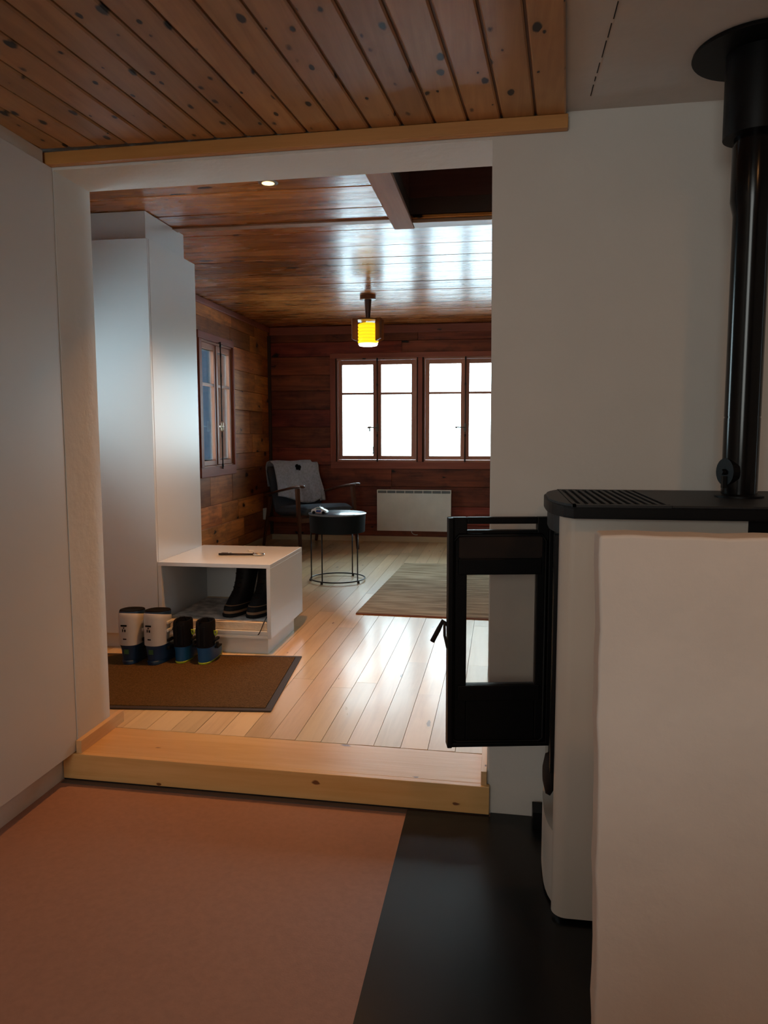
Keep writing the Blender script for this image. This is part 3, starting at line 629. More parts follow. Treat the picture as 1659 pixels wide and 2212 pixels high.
hw = autosm(link('wall_low', fin(bm, 'wall_low'), None, 'rough_plaster', loc=(0.156 + 0.75, 1.283, 1.036 / 2)), 60)
wn_m = hw.modifiers.new('wn', 'WEIGHTED_NORMAL'); wn_m.keep_sharp = True
struct(hw, 'low rough-plastered partition wall in the right foreground', 'wall')

# ------------------------------------------------------------------ wood stove
sv = thing('wood_stove', 'cream and black wood stove with its glass door hanging open', 'stove', (0.45, 2.0, 0.003)); SO = sv.location
def bow(front, y0, y1, x1, n=14, cr=0.03):
    """outline with a bowed front (towards -x)"""
    pts = []; ym = (y0 + y1) / 2; hh = (y1 - y0) / 2
    for i in range(n + 1):
        t = -1 + 2 * i / n; y = ym + hh * t
        x = front + 0.050 * abs(t) ** 3.2
        pts.append((x - SO.x, y - SO.y))
    pts += [(x1 - SO.x, y1 - SO.y), (x1 - SO.x, y0 - SO.y)]
    return pts
def zz(z): return z - SO.z
# side casing panels (cream) and black core
def pts_side(y0, y1, xa, xb): return [(xa - SO.x, y0 - SO.y), (xb - SO.x, y0 - SO.y), (xb - SO.x, y1 - SO.y), (xa - SO.x, y1 - SO.y)]
core = prism('firebox', [(0.160 - SO.x, 1.84 - SO.y), (0.74 - SO.x, 1.84 - SO.y), (0.74 - SO.x, 2.20 - SO.y), (0.160 - SO.x, 2.20 - SO.y)], zz(0.03), zz(0.998), 'black', sv)
def side(y_out, sgn):
    # curved leading edge, wraps round the corner
    o = []; k = 8; R_ = 0.035
    xa = 0.137
    for i in range(k + 1):
        a = PI / 2 * i / k
        o.append((xa + R_ - R_ * math.cos(a) , y_out + sgn * (R_ - R_ * math.sin(a))))
    o = o + [(0.549, y_out), (0.549, y_out + sgn * 0.012), (xa + R_, y_out + sgn * 0.012)]
    inner = [(xa + R_ - (R_ - 0.008) * math.cos(PI / 2 * i / k), y_out + sgn * (R_ - (R_ - 0.008) * math.sin(PI / 2 * i / k))) for i in range(k, -1, -1)]
    o = o[:-1] + inner
    return [(x - SO.x, y - SO.y) for x, y in o]
autosm(prism('side_panel', side(1.808, 1), zz(0.014), zz(1.003), 'stovewhite', sv))
autosm(prism('side_panel', side(2.228, -1), zz(0.014), zz(1.003), 'stovewhite', sv))
autosm(prism('front_skirt', bow(0.124, 1.815, 2.222, 0.159), zz(0.012), zz(0.200), 'stovewhite', sv, bev=0.003, label='cream bowed lower front panel'))
prism('front_head', bow(0.122, 1.842, 2.222, 0.159), zz(0.955), zz(1.001), 'darkgrey', sv, label='dark grey bowed fascia under the top plate')
prism('front_column', [(0.128 - SO.x, 1.845 - SO.y), (0.159 - SO.x, 1.845 - SO.y), (0.159 - SO.x, 1.885 - SO.y), (0.128 - SO.x, 1.885 - SO.y)], zz(0.365), zz(0.9545), 'black', sv)
box('rear_panel', (0.5495 - SO.x, 0.742 - SO.x, 1.812 - SO.y, 1.838 - SO.y, zz(0.03), zz(1.0)), 'black', sv)
box('rear_panel', (0.5495 - SO.x, 0.742 - SO.x, 2.202 - SO.y, 2.225 - SO.y, zz(0.03), zz(1.0)), 'black', sv)
box('foot', (0.2 - SO.x, 0.72 - SO.x, 1.85 - SO.y, 2.19 - SO.y, 0.0, zz(0.0295)), 'black', sv)
# top plate with grille: built from strips round real slots
PT = bow(0.112, 1.762, 2.262, 0.76)
tp = prism('top_plate', PT, zz(1.004), zz(1.030), 'black', sv, bev=0.003)
gx0, gx1 = 0.165, 0.372; ns = 11
ribs = []; pitch_ = (gx1 - gx0) / ns
for i in range(ns + 1): ribs.append((gx0 + i * pitch_ - pitch_ * 0.22, gx0 + i * pitch_ + pitch_ * 0.22))
prism('top_cover', [(p[0], p[1]) for p in [(0.112 - SO.x + 0.050 * abs(t) ** 3.2 + (0.006), (2.012 + 0.246 * t) - SO.y) for t in [-1 + 2 * i / 14 for i in range(15)]] + [(gx0 - 0.006 - SO.x, 2.258 - SO.y), (gx0 - 0.006 - SO.x, 1.766 - SO.y)]], zz(1.0302), zz(1.036), 'darkgrey', sv)
box('top_cover', (gx1 + 0.004 - SO.x, 0.757 - SO.x, 1.766 - SO.y, 2.258 - SO.y, zz(1.0302), zz(1.036)), 'darkgrey', sv, bev=0.001)
for ya_, yb_ in ((1.766, 1.790), (2.236, 2.258)): box('top_rim', (gx0 - 0.005 - SO.x, gx1 + 0.003 - SO.x, ya_ - SO.y, yb_ - SO.y, zz(1.0302), zz(1.036)), 'darkgrey', sv)
for a, b_ in ribs: box('grille_bar', (a - SO.x, b_ - SO.x, 1.7905 - SO.y, 2.2355 - SO.y, zz(1.0302), zz(1.0365)), 'darkgrey', sv)
# round vent knob on the lower front, intake box at the wall
bm = bmesh.new(); add_tube(bm, [(0.158 - SO.x, 1.955 - SO.y, zz(0.315)), (0.135 - SO.x, 1.955 - SO.y, zz(0.315)), (0.124 - SO.x, 1.955 - SO.y, zz(0.315)), (0.117 - SO.x, 1.955 - SO.y, zz(0.315))], [0.02, 0.055, 0.050, 0.02], 28)
link('vent_knob', fin(bm, 'vent_knob'), sv, 'soot', smooth=True, label='round dark brown vent knob')
box('air_duct', (0.108 - SO.x, 0.150 - SO.x, 2.245 - SO.y, 2.315 - SO.y, zz(0.004), zz(0.058)), 'black', sv)
# open door (local frame: origin at hinge, leaf towards -x)
dr = empty('door', (0.140 - SO.x, 2.165 - SO.y, 0), math.radians(11)); dr.parent = sv
W_, z0, z1 = 0.292, zz(0.312), zz(0.966)
def dframe():
    bm = bmesh.new()
    def q(x0, x1, za, zb, y0=-0.012, y1=0.012): c, s = rng(x0, x1, y0, y1, za, zb); add_box(bm, c, s, bev=0.0025)
    gz0, gz1 = zz(0.490), zz(0.806); gx0_, gx1_ = -0.238, -0.042
    q(-W_, gx0_, z0, z1); q(gx1_, 0.0, z0, z1); q(gx0_, gx1_, z0, gz0); q(gx0_, gx1_, gz1, zz(0.930)); q(gx0_, gx1_, zz(0.947), z1, -0.010, 0.010)
    # outer lip and inner raised retaining plates
    q(-W_, -W_ + 0.014, z0, z1, -0.030, 0.012); q(-0.012, 0.0, z0, z1, -0.024, 0.012); q(-W_, 0, z0, z0 + 0.012, -0.024, 0.012)
    q(-0.262, -0.030, gz1, gz1 + 0.045, -0.020, -0.012); q(-0.262, -0.030, gz0 - 0.045, gz0, -0.020, -0.012)
    return link('door_frame', fin(bm, 'door_frame'), dr, 'black')
dframe()
box('glass', (-0.2385, -0.0415, -0.003, 0.002, zz(0.489), zz(0.807)), 'stoveglass', dr)
prism('air_baffle', [(-0.262, -0.022), (-0.030, -0.022), (-0.030, -0.0125), (-0.262, -0.0125)], zz(0.852), zz(0.915), 'soot', dr, bev=0.004, label='brown sooty air baffle')
bm = bmesh.new(); pts = [(-0.276, -0.016, zz(0.335)), (-0.276, -0.016, zz(0.90)), (-0.262, -0.016, zz(0.917)), (-0.03, -0.016, zz(0.917)), (-0.018, -0.016, zz(0.90)), (-0.018, -0.016, zz(0.335)), (-0.03, -0.016, zz(0.325)), (-0.262, -0.016, zz(0.325))]
add_tube(bm, pts, 0.005, 8, closed=True); link('gasket', fin(bm, 'gasket'), dr, 'black', smooth=True)
bm = bmesh.new(); add_tube(bm, [(-0.286, 0.02, zz(0.655)), (-0.300, 0.028, zz(0.665)), (-0.312, 0.03, zz(0.640)), (-0.330, 0.03, zz(0.605))], [0.006, 0.006, 0.007, 0.007], 10)
add_tube(bm, [(-0.292, -0.02, zz(0.60)), (-0.298, 0.0, zz(0.63)), (-0.296, 0.02, zz(0.66))], 0.004, 8)
link('door_handle', fin(bm, 'door_handle'), dr, 'soot', smooth=True)

# flue pipe, separate thing standing on the stove
fx, fy = 0.592, 2.035
fp = thing('flue_pipe', 'black stove flue pipe rising to a round ceiling rosette', 'pipe', (fx, fy, 1.036))
def zf(z): return z - 1.036
lathe('lower_pipe', [(0.0425, zf(1.045)), (0.0425, zf(1.2335)), (0.0415, zf(1.2336)), (0.0415, zf(1.238)), (0.0425, zf(1.2381)), (0.0425, zf(1.724)), (0.050, zf(1.757)), (0.050, zf(1.885)), (0.047, zf(1.886)), (0.047, zf(1.915))], 'black_gloss', fp, n=40)
lathe('base_ring', [(0.058, 0.0), (0.058, zf(1.041)), (0.0445, zf(1.0448))], 'black', fp)
lathe('ceiling_collar', [(0.055, zf(1.905)), (0.0725, zf(1.9045)), (0.073, zf(1.906)), (0.073, zf(2.094)), (0.06, zf(2.0945))], 'black', fp, n=40)
lathe('rosette', [(0.075, zf(2.095)), (0.148, zf(2.096)), (0.150, zf(2.0985)), (0.148, zf(2.1055)), (0.075, zf(2.106))], 'black', fp, n=48, label='wide flat black ceiling rosette')
bm = bmesh.new(); dv = Vector((-0.93, -0.36, 0))
add_tube(bm, [Vector((0, 0, zf(1.10))) + dv * 0.026, Vector((0, 0, zf(1.10))) + dv * 0.0435], [0.037, 0.034], 24)
add_tube(bm, [Vector((0, 0, zf(1.10))) + dv * 0.045, Vector((0, 0, zf(1.10))) + dv * 0.053], [0.008, 0.006], 10)
add_box(bm, Vector((0, 0, zf(1.075))) + dv * 0.038, (0.02, 0.02, 0.03))
link('cleaning_hatch', fin(bm, 'cleaning_hatch'), fp, 'black', smooth=False)

# ------------------------------------------------------------------ rugs
rg = thing('rug', 'beige ribbed woven rug with red-brown hem on the pale plank floor', 'rug', (-0.873, 4.535, U + 0.0005), math.radians(-2.0))
bm = bmesh.new(); L, Wd, n = 1.86, 1.55, 96
a_ = [(bm.verts.new((0, L * i / n, 0.0075 + 0.0012 * (i % 2))), bm.verts.new((Wd, L * i / n, 0.0075 + 0.0012 * (i % 2)))) for i in range(n + 1)]
b_2 = [(bm.verts.new((0, L * i / n, 0.0)), bm.verts.new((Wd, L * i / n, 0.0))) for i in (0, n)]
for i in range(n): bm.faces.new((a_[i][0], a_[i][1], a_[i + 1][1], a_[i + 1][0]))
bm.faces.new((b_2[0][0], b_2[0][1], a_[0][1], a_[0][0])); bm.faces.new((b_2[1][1], b_2[1][0], a_[n][0], a_[n][1]))
bm.faces.new([v_[0] for v_ in a_] + [b_2[1][0], b_2[0][0]]); bm.faces.new([v_[1] for v_ in a_[::-1]] + [b_2[0][1], b_2[1][1]]); bm.faces.new((b_2[0][0], b_2[1][0], b_2[1][1], b_2[0][1]))
link('pile', fin(bm, 'pile'), rg, 'rug')
box('hem', (0, Wd, -0.012, -0.0005, 0, 0.006), 'rug_edge', rg, label='red-brown hem')
dm = thing('door_mat', 'brown coir door mat with dark rubber edge under the ski boots', 'mat', (-0.894, 2.838, U + 0.0008), math.radians(5.5))
box('pile', (-1.28, -0.028, 0.028, 0.727, 0, 0.008), 'mat', dm)
boxes('rubber_edge', [(-1.31, 0, 0, 0.0275, 0, 0.006), (-1.31, 0, 0.7275, 0.755, 0, 0.006), (-0.0275, 0, 0.0275, 0.7275, 0, 0.006), (-1.31, -1.2805, 0.0275, 0.7275, 0, 0.006)], 'mat_edge', dm, bev=0.0015)
MZ = U + 0.0095

# ------------------------------------------------------------------ ski boots
def ring_loft(name, secs, mat, parent, n=20, cap=True, sq=2.5, label=None):
    """secs: (cx, cy, z, rx, ry) superellipse sections"""
    bm = bmesh.new(); R_ = []
    for s in secs:
        cx_, cy_, z_, rx, ry = s[:5]; tilt = s[5] if len(s) > 5 else 0
        ring = []
        for k in range(n):
            a = 2 * PI * k / n; c_, s_ = math.cos(a), math.sin(a)
            px = rx * math.copysign(abs(c_) ** (2 / sq), c_); py = ry * math.copysign(abs(s_) ** (2 / sq), s_)
            ring.append(bm.verts.new((cx_ + px, cy_ + py, z_ + tilt * py)))
        R_.append(ring)
    for i in range(len(R_) - 1):
        for k in range(n): bm.faces.new((R_[i][k], R_[i][(k + 1) % n], R_[i + 1][(k + 1) % n], R_[i + 1][k]))
    if cap: bm.faces.new(R_[0][::-1]); bm.faces.new(R_[-1])
    return autosm(link(name, fin(bm, name), parent, mat, label=label), 50)
def ski_boot(name, label, loc, rz, white, group):
    """heel at local origin facing -y, toe towards +y"""
    t = thing(name, label, 'boot', loc, rz, group); t.scale = (1.04, 1, 0.95) if white else (1, 1, 0.94)
    if white:
        hgt = 0.262; sh, cf, ln_, so = 'boot_blue', 'boot_white', 'boot_blue', 'boot_blue'
        ring_loft('sole', [(0, 0.130, 0, 0.038, 0.130), (0, 0.130, 0.016, 0.040, 0.132), (0, 0.130, 0.020, 0.037, 0.128)], so, t, sq=3)
        ring_loft('shell', [(0, 0.128, 0.0205, 0.044, 0.124), (0, 0.126, 0.045, 0.046, 0.124), (0, 0.105, 0.07, 0.046, 0.104), (0, 0.068, 0.09, 0.047, 0.068), (0, 0.058, 0.112, 0.048, 0.058)], sh, t)
        ring_loft('cuff', [(0, 0.060, 0.098, 0.049, 0.063), (0, 0.061, 0.13, 0.0495, 0.064), (0, 0.066, 0.18, 0.052, 0.067), (0.0, 0.073, 0.228, 0.055, 0.071, -0.10), (0, 0.074, 0.240, 0.055, 0.071, -0.22), (0, 0.074, 0.245, 0.0525, 0.068, -0.24)], cf, t, label='white cuff')
        lo = ring_loft('liner', [(0, 0.072, 0.212, 0.050, 0.064, 0), (0, 0.075, 0.250, 0.0525, 0.067, -0.12), (0, 0.077, 0.262, 0.052, 0.066, -0.08), (0, 0.077, 0.262, 0.043, 0.057, -0.08), (0, 0.077, 0.245, 0.040, 0.052, -0.08)], 'boot_blue', t, label='navy liner')
        ring_loft('liner_rim', [(0, 0.077, 0.262, 0.052, 0.066, -0.08), (0, 0.077, 0.268, 0.049, 0.063, -0.08), (0, 0.077, 0.2625, 0.042, 0.055, -0.08)], 'boot_black', t, label='black rim')
        # printed marks on the back of the cuff
        for mk in [(-0.020, 0.008, -0.0065, -0.0035, 0.196, 0.204), (-0.009, -0.004, -0.0060, -0.0030, 0.186, 0.191), (-0.014, -0.011, -0.0050, -0.0020, 0.168, 0.182), (-0.004, 0.001, -0.0050, -0.0020, 0.168, 0.180), (-0.012, 0.004, -0.0035, -0.0010, 0.128, 0.134)]: box('cuff_mark', mk, 'boot_black', t, label='dark print on the white cuff')
        box('heel_mark', (-0.010, 0.012, -0.0015, 0.0015, 0.055, 0.078), 'boot_green', t, label='green print on the heel')
        for z_ in (0.205, 0.165, 0.115, 0.075):
            bm = bmesh.new(); add_box(bm, (0.055, 0.082, z_), (0.010, 0.050, 0.017), bev=0.004); add_box(bm, (0.061, 0.095, z_), (0.004, 0.022, 0.007), bev=0.0015)
            bk = link('buckle', fin(bm, 'buckle'), t, 'boot_white' if z_ > 0.14 else 'boot_black')
        bm = bmesh.new()
        for z_ in (0.195, 0.150): add_tube(bm, [(-0.051, 0.07, z_ + 0.012), (-0.061, 0.06, z_), (-0.051, 0.06, z_ - 0.012)], 0.003, 6)
        link('buckle_wire', fin(bm, 'buckle_wire'), t, 'steel', smooth=True)
    else:
        ring_loft('sole', [(0, 0.118, 0, 0.034, 0.118), (0, 0.118, 0.007, 0.036, 0.120), (0, 0.118, 0.009, 0.034, 0.117)], 'boot_lime', t, sq=3, label='lime green sole')
        ring_loft('shell', [(0, 0.116, 0.0095, 0.039, 0.116), (0, 0.114, 0.035, 0.041, 0.114), (0, 0.098, 0.055, 0.040, 0.096), (0, 0.062, 0.075, 0.039, 0.060), (0, 0.052, 0.094, 0.037, 0.050)], 'boot_blue2', t, label='blue shell')
        ring_loft('cuff', [(0, 0.056, 0.083, 0.040, 0.054), (0, 0.057, 0.12, 0.041, 0.056), (0, 0.060, 0.17, 0.043, 0.058), (0, 0.062, 0.205, 0.042, 0.057), (0, 0.062, 0.215, 0.039, 0.053), (0, 0.062, 0.214, 0.033, 0.045), (0, 0.062, 0.190, 0.031, 0.042)], 'boot_black', t)
        boxes('cuff_rib', [(-0.016, -0.008, -0.0015, 0.003, 0.095, 0.195), (0.010, 0.018, -0.0015, 0.003, 0.095, 0.195)], 'rubber', t, bev=0.001)
        tube('pull_loop', [(-0.012, 0.01, 0.208), (-0.006, 0.006, 0.228), (0.006, 0.012, 0.238), (0.020, 0.03, 0.236), (0.026, 0.04, 0.212)], 0.0035, 'boot_black', t, n=6)
        bm = bmesh.new(); add_tube(bm, [(0.042, 0.055, 0.162), (0.062, 0.045, 0.164), (0.060, 0.045, 0.148), (0.050, 0.05, 0.140), (0.045, 0.055, 0.150)], 0.0035, 6, closed=True)
        link('lever', fin(bm, 'lever'), t, 'boot_lime', smooth=True, label='lime green walk lever')
        boxes('buckle', [(0.038, 0.052, 0.05, 0.11, 0.105, 0.118), (0.036, 0.056, 0.07, 0.13, 0.065, 0.075), (0.046, 0.058, 0.06, 0.08, 0.085, 0.100)], 'rubber', t, bev=0.002)
    return t
G1 = 'white and navy ski boots on the mat'; G2 = 'black and blue touring boots on the mat'
ski_boot('ski_boot', 'white and navy ski boot, leftmost on the mat beside the jamb', (-1.752, 3.318, MZ), math.radians(1), True, G1)
ski_boot('ski_boot', 'white and navy ski boot, second from the left with white buckles facing out', (-1.632, 3.325, MZ), math.radians(-5), True, G1)
ski_boot('touring_boot', 'black and blue touring boot beside the white pair', (-1.512, 3.374, MZ), math.radians(2), False, G2)
ski_boot('touring_boot', 'black and blue touring boot, rightmost, with lime lever showing', (-1.397, 3.372, MZ), math.radians(2), False, G2)

# pair of winter boots inside the bench
def winter_boot(label, loc, rz):
    t = thing('winter_boot', label, 'boot', loc, rz, 'black winter boots inside the bench'); t.scale = (1.10, 1.0, 1.10)      # toe towards -y
    sec = [(0, 0, 0, 0.042, 0.115), (0, 0, 0.012, 0.044, 0.118)]
    ring_loft('outsole', sec + [(0, 0, 0.016, 0.042, 0.115)], 'rubber', t, sq=3)
    ring_loft('midsole', [(0, 0, 0.0165, 0.043, 0.114), (0, 0, 0.024, 0.0445, 0.115), (0, 0, 0.028, 0.042, 0.112)], 'sole_tan', t, label='tan midsole')
    ring_loft('toe_rand', [(0, 0, 0.0285, 0.043, 0.112), (0, 0.002, 0.045, 0.043, 0.108), (0, 0.006, 0.050, 0.041, 0.104)], 'rubber', t)
    ring_loft('welt', [(0, 0.006, 0.0505, 0.0415, 0.105), (0, 0.006, 0.0535, 0.0415, 0.105)], 'sole_tan', t, label='tan line')
    ring_loft('upper', [(0, 0.008, 0.054, 0.041, 0.100), (0, 0.022, 0.080, 0.041, 0.084), (0, 0.046, 0.110, 0.041, 0.066), (0, 0.064, 0.15, 0.043, 0.060), (0, 0.078, 0.19, 0.046, 0.060), (0, 0.084, 0.222, 0.047, 0.060), (0, 0.084, 0.221, 0.039, 0.052), (0, 0.078, 0.19, 0.036, 0.048)], 'leather', t)
    bm = bmesh.new()
    for i in range(6):
        z_ = 0.085 + i * 0.021; y_ = -0.058 + i * 0.013 if i < 4 else -0.008
        add_tube(bm, [(-0.018, y_ + 0.012, z_), (0, y_ - 0.006, z_ + 0.004), (0.018, y_ + 0.012, z_)], 0.0025, 6)
    link('laces', fin(bm, 'laces'), t, 'rubber', smooth=True)
    return t
BZ = bz0 + 0.0822
winter_boot('black winter boot with tan sole line, left one inside the bench', (-1.356, 3.79, BZ), math.radians(-16))
wbt = winter_boot('black winter boot with tan sole line, right one against the bench side', (-1.232, 3.785, BZ), math.radians(-14))
lc = tube('boot_lace', [(-1.163, 3.68, BZ + 0.02), (-1.162, 3.635, BZ + 0.012), (-1.165, 3.605, BZ - 0.004), (-1.172, 3.590, BZ - 0.03), (-1.184, 3.586, BZ - 0.055), (-1.189, 3.586, BZ - 0.060)], 0.0022, 'rubber', n=6)
tag(lc, 'dark boot lace dangling over the front edge of the bench', 'lace')

# old key on the bench top
ky = thing('old_key', 'large old iron key lying on the white bench top', 'key', (-1.37, 3.86, bz1 + 0.0005), math.radians(6))
bm = bmesh.new(); add_tube(bm, [(-0.115, 0, 0.006), (0.075, 0, 0.006)], 0.0055, 10); add_tube(bm, [(0.068, 0, 0.006), (0.076, 0, 0.006)], 0.009, 10)
link('shank', fin(bm, 'shank'), ky, 'iron', smooth=True)
boxes('bit', [(-0.108, -0.072, 0.004, 0.038, 0.003, 0.009), (-0.066, -0.054, 0.004, 0.034, 0.003, 0.009)], 'iron', ky)
tube('bow', [(0.100 + 0.026 * math.cos(a * PI / 10), 0.020 * math.sin(a * PI / 10), 0.006) for a in range(20)], 0.0058, 'steel', ky, n=8, closed=True, label='worn shiny ring of the key')
tagt = box('key_tag', (-1.375, -1.350, 3.99, 4.03, bz1 + 0.0005, bz1 + 0.006), 'plastic_white', rz=0.5, bev=0.002); tag(tagt, 'small white tag on the bench top behind the key', 'tag')

# ------------------------------------------------------------------ side table and toy car
tb = thing('side_table', 'round slate-blue drum side table on four thin rods and a ring', 'table', (-1.215, 5.585, U + 0.001)); TR_ = 0.216
lathe('drum', [(0.200, 0.372), (0.206, 0.373), (0.212, 0.502), (0.205, 0.5025)], 'tabledrum', tb, n=64)
lathe('table_top', [(0.214, 0.503), (0.218, 0.505), (0.218, 0.511), (0.215, 0.513)], 'tabletop', tb, n=64, label='blue-grey lacquered round top')
tube('base_ring', [(0.205 * math.cos(a * PI / 32), 0.205 * math.sin(a * PI / 32), 0.018) for a in range(64)], 0.0052, 'rod', tb, n=8, closed=True)
for px_, ang in (('a', 195), ('b', 247), ('c', 67), ('d', 330)):
    a = math.radians(ang); tube('leg', [(0.198 * math.cos(a), 0.198 * math.sin(a), 0.016), (0.198 * math.cos(a), 0.198 * math.sin(a), 0.3715)], 0.005, 'rod', tb, n=8)
    lathe('foot', [(0.010, 0.0), (0.010, 0.012), (0.006, 0.0155)], 'rod', tb, c=(0.205 * math.cos(a), 0.205 * math.sin(a), 0), n=12)
boxes('top_mark', [(0.005, 0.028, -0.03, -0.026, 0.5132, 0.5136), (0.009, 0.024, -0.022, -0.018, 0.5132, 0.5136)], 'tabledrum', tb, label='small printed mark')
tcx = thing('toy_car', 'small white and blue toy car on the round side table', 'toy', (-1.322, 5.475, U + 0.001 + 0.5145), math.radians(-8))
prof = [(-0.060, 0.010), (-0.061, 0.028), (-0.052, 0.036), (-0.034, 0.040), (-0.018, 0.051), (0.010, 0.050), (0.030, 0.036), (0.052, 0.029), (0.061, 0.020), (0.060, 0.010)]
def extr(name, prof, w, mat, parent, y0=None, bev=0.003):
    bm = bmesh.new(); a = [bm.verts.new((x, -w / 2, z)) for x, z in prof]; b = [bm.verts.new((x, w / 2, z)) for x, z in prof]; n = len(prof)
    bm.faces.new(a); bm.faces.new(b[::-1])
    for i in range(n): bm.faces.new((a[i], b[i], b[(i + 1) % n], a[(i + 1) % n]))
    if bev: bmesh.ops.bevel(bm, geom=bm.edges[:], offset=bev, segments=2, affect='EDGES')
    return link(name, fin(bm, name), parent, mat)
extr('body', prof, 0.050, 'carwhite', tcx)
extr('cabin_glass', [(-0.026, 0.0385), (-0.015, 0.0475), (0.009, 0.0465), (0.024, 0.036), (-0.020, 0.0355)], 0.0515, 'carglass', tcx, bev=0)
extr('side_stripe', [(-0.022, 0.014), (-0.018, 0.031), (0.020, 0.030), (0.014, 0.014)], 0.0512, 'carblue', tcx, bev=0)
extr('sill', [(-0.022, 0.008), (-0.022, 0.0125), (0.020, 0.0125), (0.020, 0.008)], 0.0514, 'carorange', tcx, bev=0)
boxes('roof_light', [(-0.012, 0.002, -0.014, 0.014, 0.0512, 0.0565)], 'carglass', tcx, bev=0.001)
for wx in (-0.038, 0.037):
    for wy in (-0.026, 0.026):
        bm = bmesh.new(); add_tube(bm, [(wx, wy - 0.006, 0.0118), (wx, wy + 0.006, 0.0118)], 0.0117, 18); link('wheel', fin(bm, 'wheel'), tcx, 'rubber')

# ------------------------------------------------------------------ armchair
ac = thing('armchair', 'dark grey armchair with walnut arms in the far left corner', 'armchair', (-1.835, 7.185, U + 0.0005), math.radians(44))
def bar(name, p, q, w0, d0, w1, d1, mat, parent, bev=0.004):
    """tapered rectangular bar from p to q"""
    p, q = Vector(p), Vector(q); t = (q - p).normalized(); a = Vector((1, 0, 0)); a = (a - t * a.dot(t)).normalized(); b = t.cross(a)
    bm = bmesh.new(); lo = []; hi = []
    for sx, sy in ((-1, -1), (1, -1), (1, 1), (-1, 1)):
        lo.append(bm.verts.new(p + a * sx * w0 / 2 + b * sy * d0 / 2)); hi.append(bm.verts.new(q + a * sx * w1 / 2 + b * sy * d1 / 2))
    bm.faces.new(lo[::-1]); bm.faces.new(hi)
    for i in range(4): bm.faces.new((lo[i], lo[(i + 1) % 4], hi[(i + 1) % 4], hi[i]))
    if bev: bmesh.ops.bevel(bm, geom=bm.edges[:], offset=bev, segments=2, affect='EDGES')
    return link(name, fin(bm, name), parent, mat)
def cushion(name, secs, mat, parent, label=None):
    """secs along path: (center, halfwidth, halfthick, normal)"""
    bm = bmesh.new(); R_ = []; n = 24
    for (c, hw_, ht, nrm) in secs:
        c = Vector(c); nn = Vector(nrm).normalized(); ring = []
        for k in range(n):
            a = 2 * PI * k / n; cc, ss = math.cos(a), math.sin(a)
            ring.append(bm.verts.new(c + Vector((1, 0, 0)) * hw_ * math.copysign(abs(cc) ** 0.4, cc) + nn * ht * math.copysign(abs(ss) ** 0.75, ss)))
        R_.append(ring)
    for i in range(len(R_) - 1):
        for k in range(n): bm.faces.new((R_[i][k], R_[i][(k + 1) % n], R_[i + 1][(k + 1) % n], R_[i + 1][k]))
    bm.faces.new(R_[0][::-1]); bm.faces.new(R_[-1])
    return autosm(link(name, fin(bm, name), parent, mat, label=label), 60)
seat_secs = []
for i in range(11):
    t = i / 10; y_ = -0.375 + 0.63 * t; z_ = 0.407 - 0.055 * t; e = min(1, math.sqrt(max(0.0, 1 - (2 * t - 1) ** 8)) + 0.30)
    seat_secs.append(((0, y_, z_), 0.262 * (0.94 + 0.06 * e), 0.052 * e, (0, 0.09, 1)))
cushion('seat', seat_secs, 'upholstery', ac)
back_secs = []
for i in range(11):
    t = i / 10; z_ = 0.34 + 0.44 * t; y_ = 0.215 + 0.175 * t; e = min(1, math.sqrt(max(0.0, 1 - (2 * t - 1) ** 8)) + 0.30)
    back_secs.append(((0, y_, z_), 0.262 * (0.95 + 0.05 * e), 0.045 * e, (0, -1, 0.38)))
cushion('backrest', back_secs, 'upholstery', ac)
for s in (-1, 1):
    bar('leg', (s * 0.300, -0.300, 0.606), (s * 0.312, -0.372, 0.0), 0.030, 0.050, 0.022, 0.026, 'walnut', ac)
    bar('leg', (s * 0.285, 0.270, 0.50), (s * 0.300, 0.405, 0.0), 0.028, 0.044, 0.022, 0.026, 'walnut', ac)
    bar('side_rail', (s * 0.283, -0.33, 0.315), (s * 0.283, 0.31, 0.275), 0.028, 0.045, 0.028, 0.045, 'walnut', ac)
    # armrest: paddle shape, raised to the front
    bm = bmesh.new(); pts = [(-0.400, 0.625, 0.022), (-0.385, 0.632, 0.030), (-0.20, 0.608, 0.030), (0.05, 0.565, 0.025), (0.33, 0.508, 0.020)]
    R_ = []
    for (y_, z_, w) in pts:
        R_.append([bm.verts.new((s * 0.300 + dx * w, y_, z_ + dz * 0.010)) for dx, dz in ((-1, -0.6), (-0.6, -1), (0.6, -1), (1, -0.6), (1, 0.6), (0.6, 1), (-0.6, 1), (-1, 0.6))])
    for i in range(len(R_) - 1):
        for k in range(8): bm.faces.new((R_[i][k], R_[i][(k + 1) % 8], R_[i + 1][(k + 1) % 8], R_[i + 1][k]))
    bm.faces.new(R_[0][::-1]); bm.faces.new(R_[-1]); autosm(link('armrest', fin(bm, 'armrest'), ac, 'walnut'), 60)
bar('crossbar', (-0.268, -0.30, 0.30), (0.268, -0.30, 0.30), 0.03, 0.03, 0.03, 0.03, 'walnut', ac, bev=0) if False else box('crossbar', (-0.268, 0.268, -0.315, -0.290, 0.285, 0.33), 'walnut', ac, bev=0.003)
box('crossbar', (-0.268, 0.268, 0.27, 0.292, 0.255, 0.295), 'walnut', ac, bev=0.003)
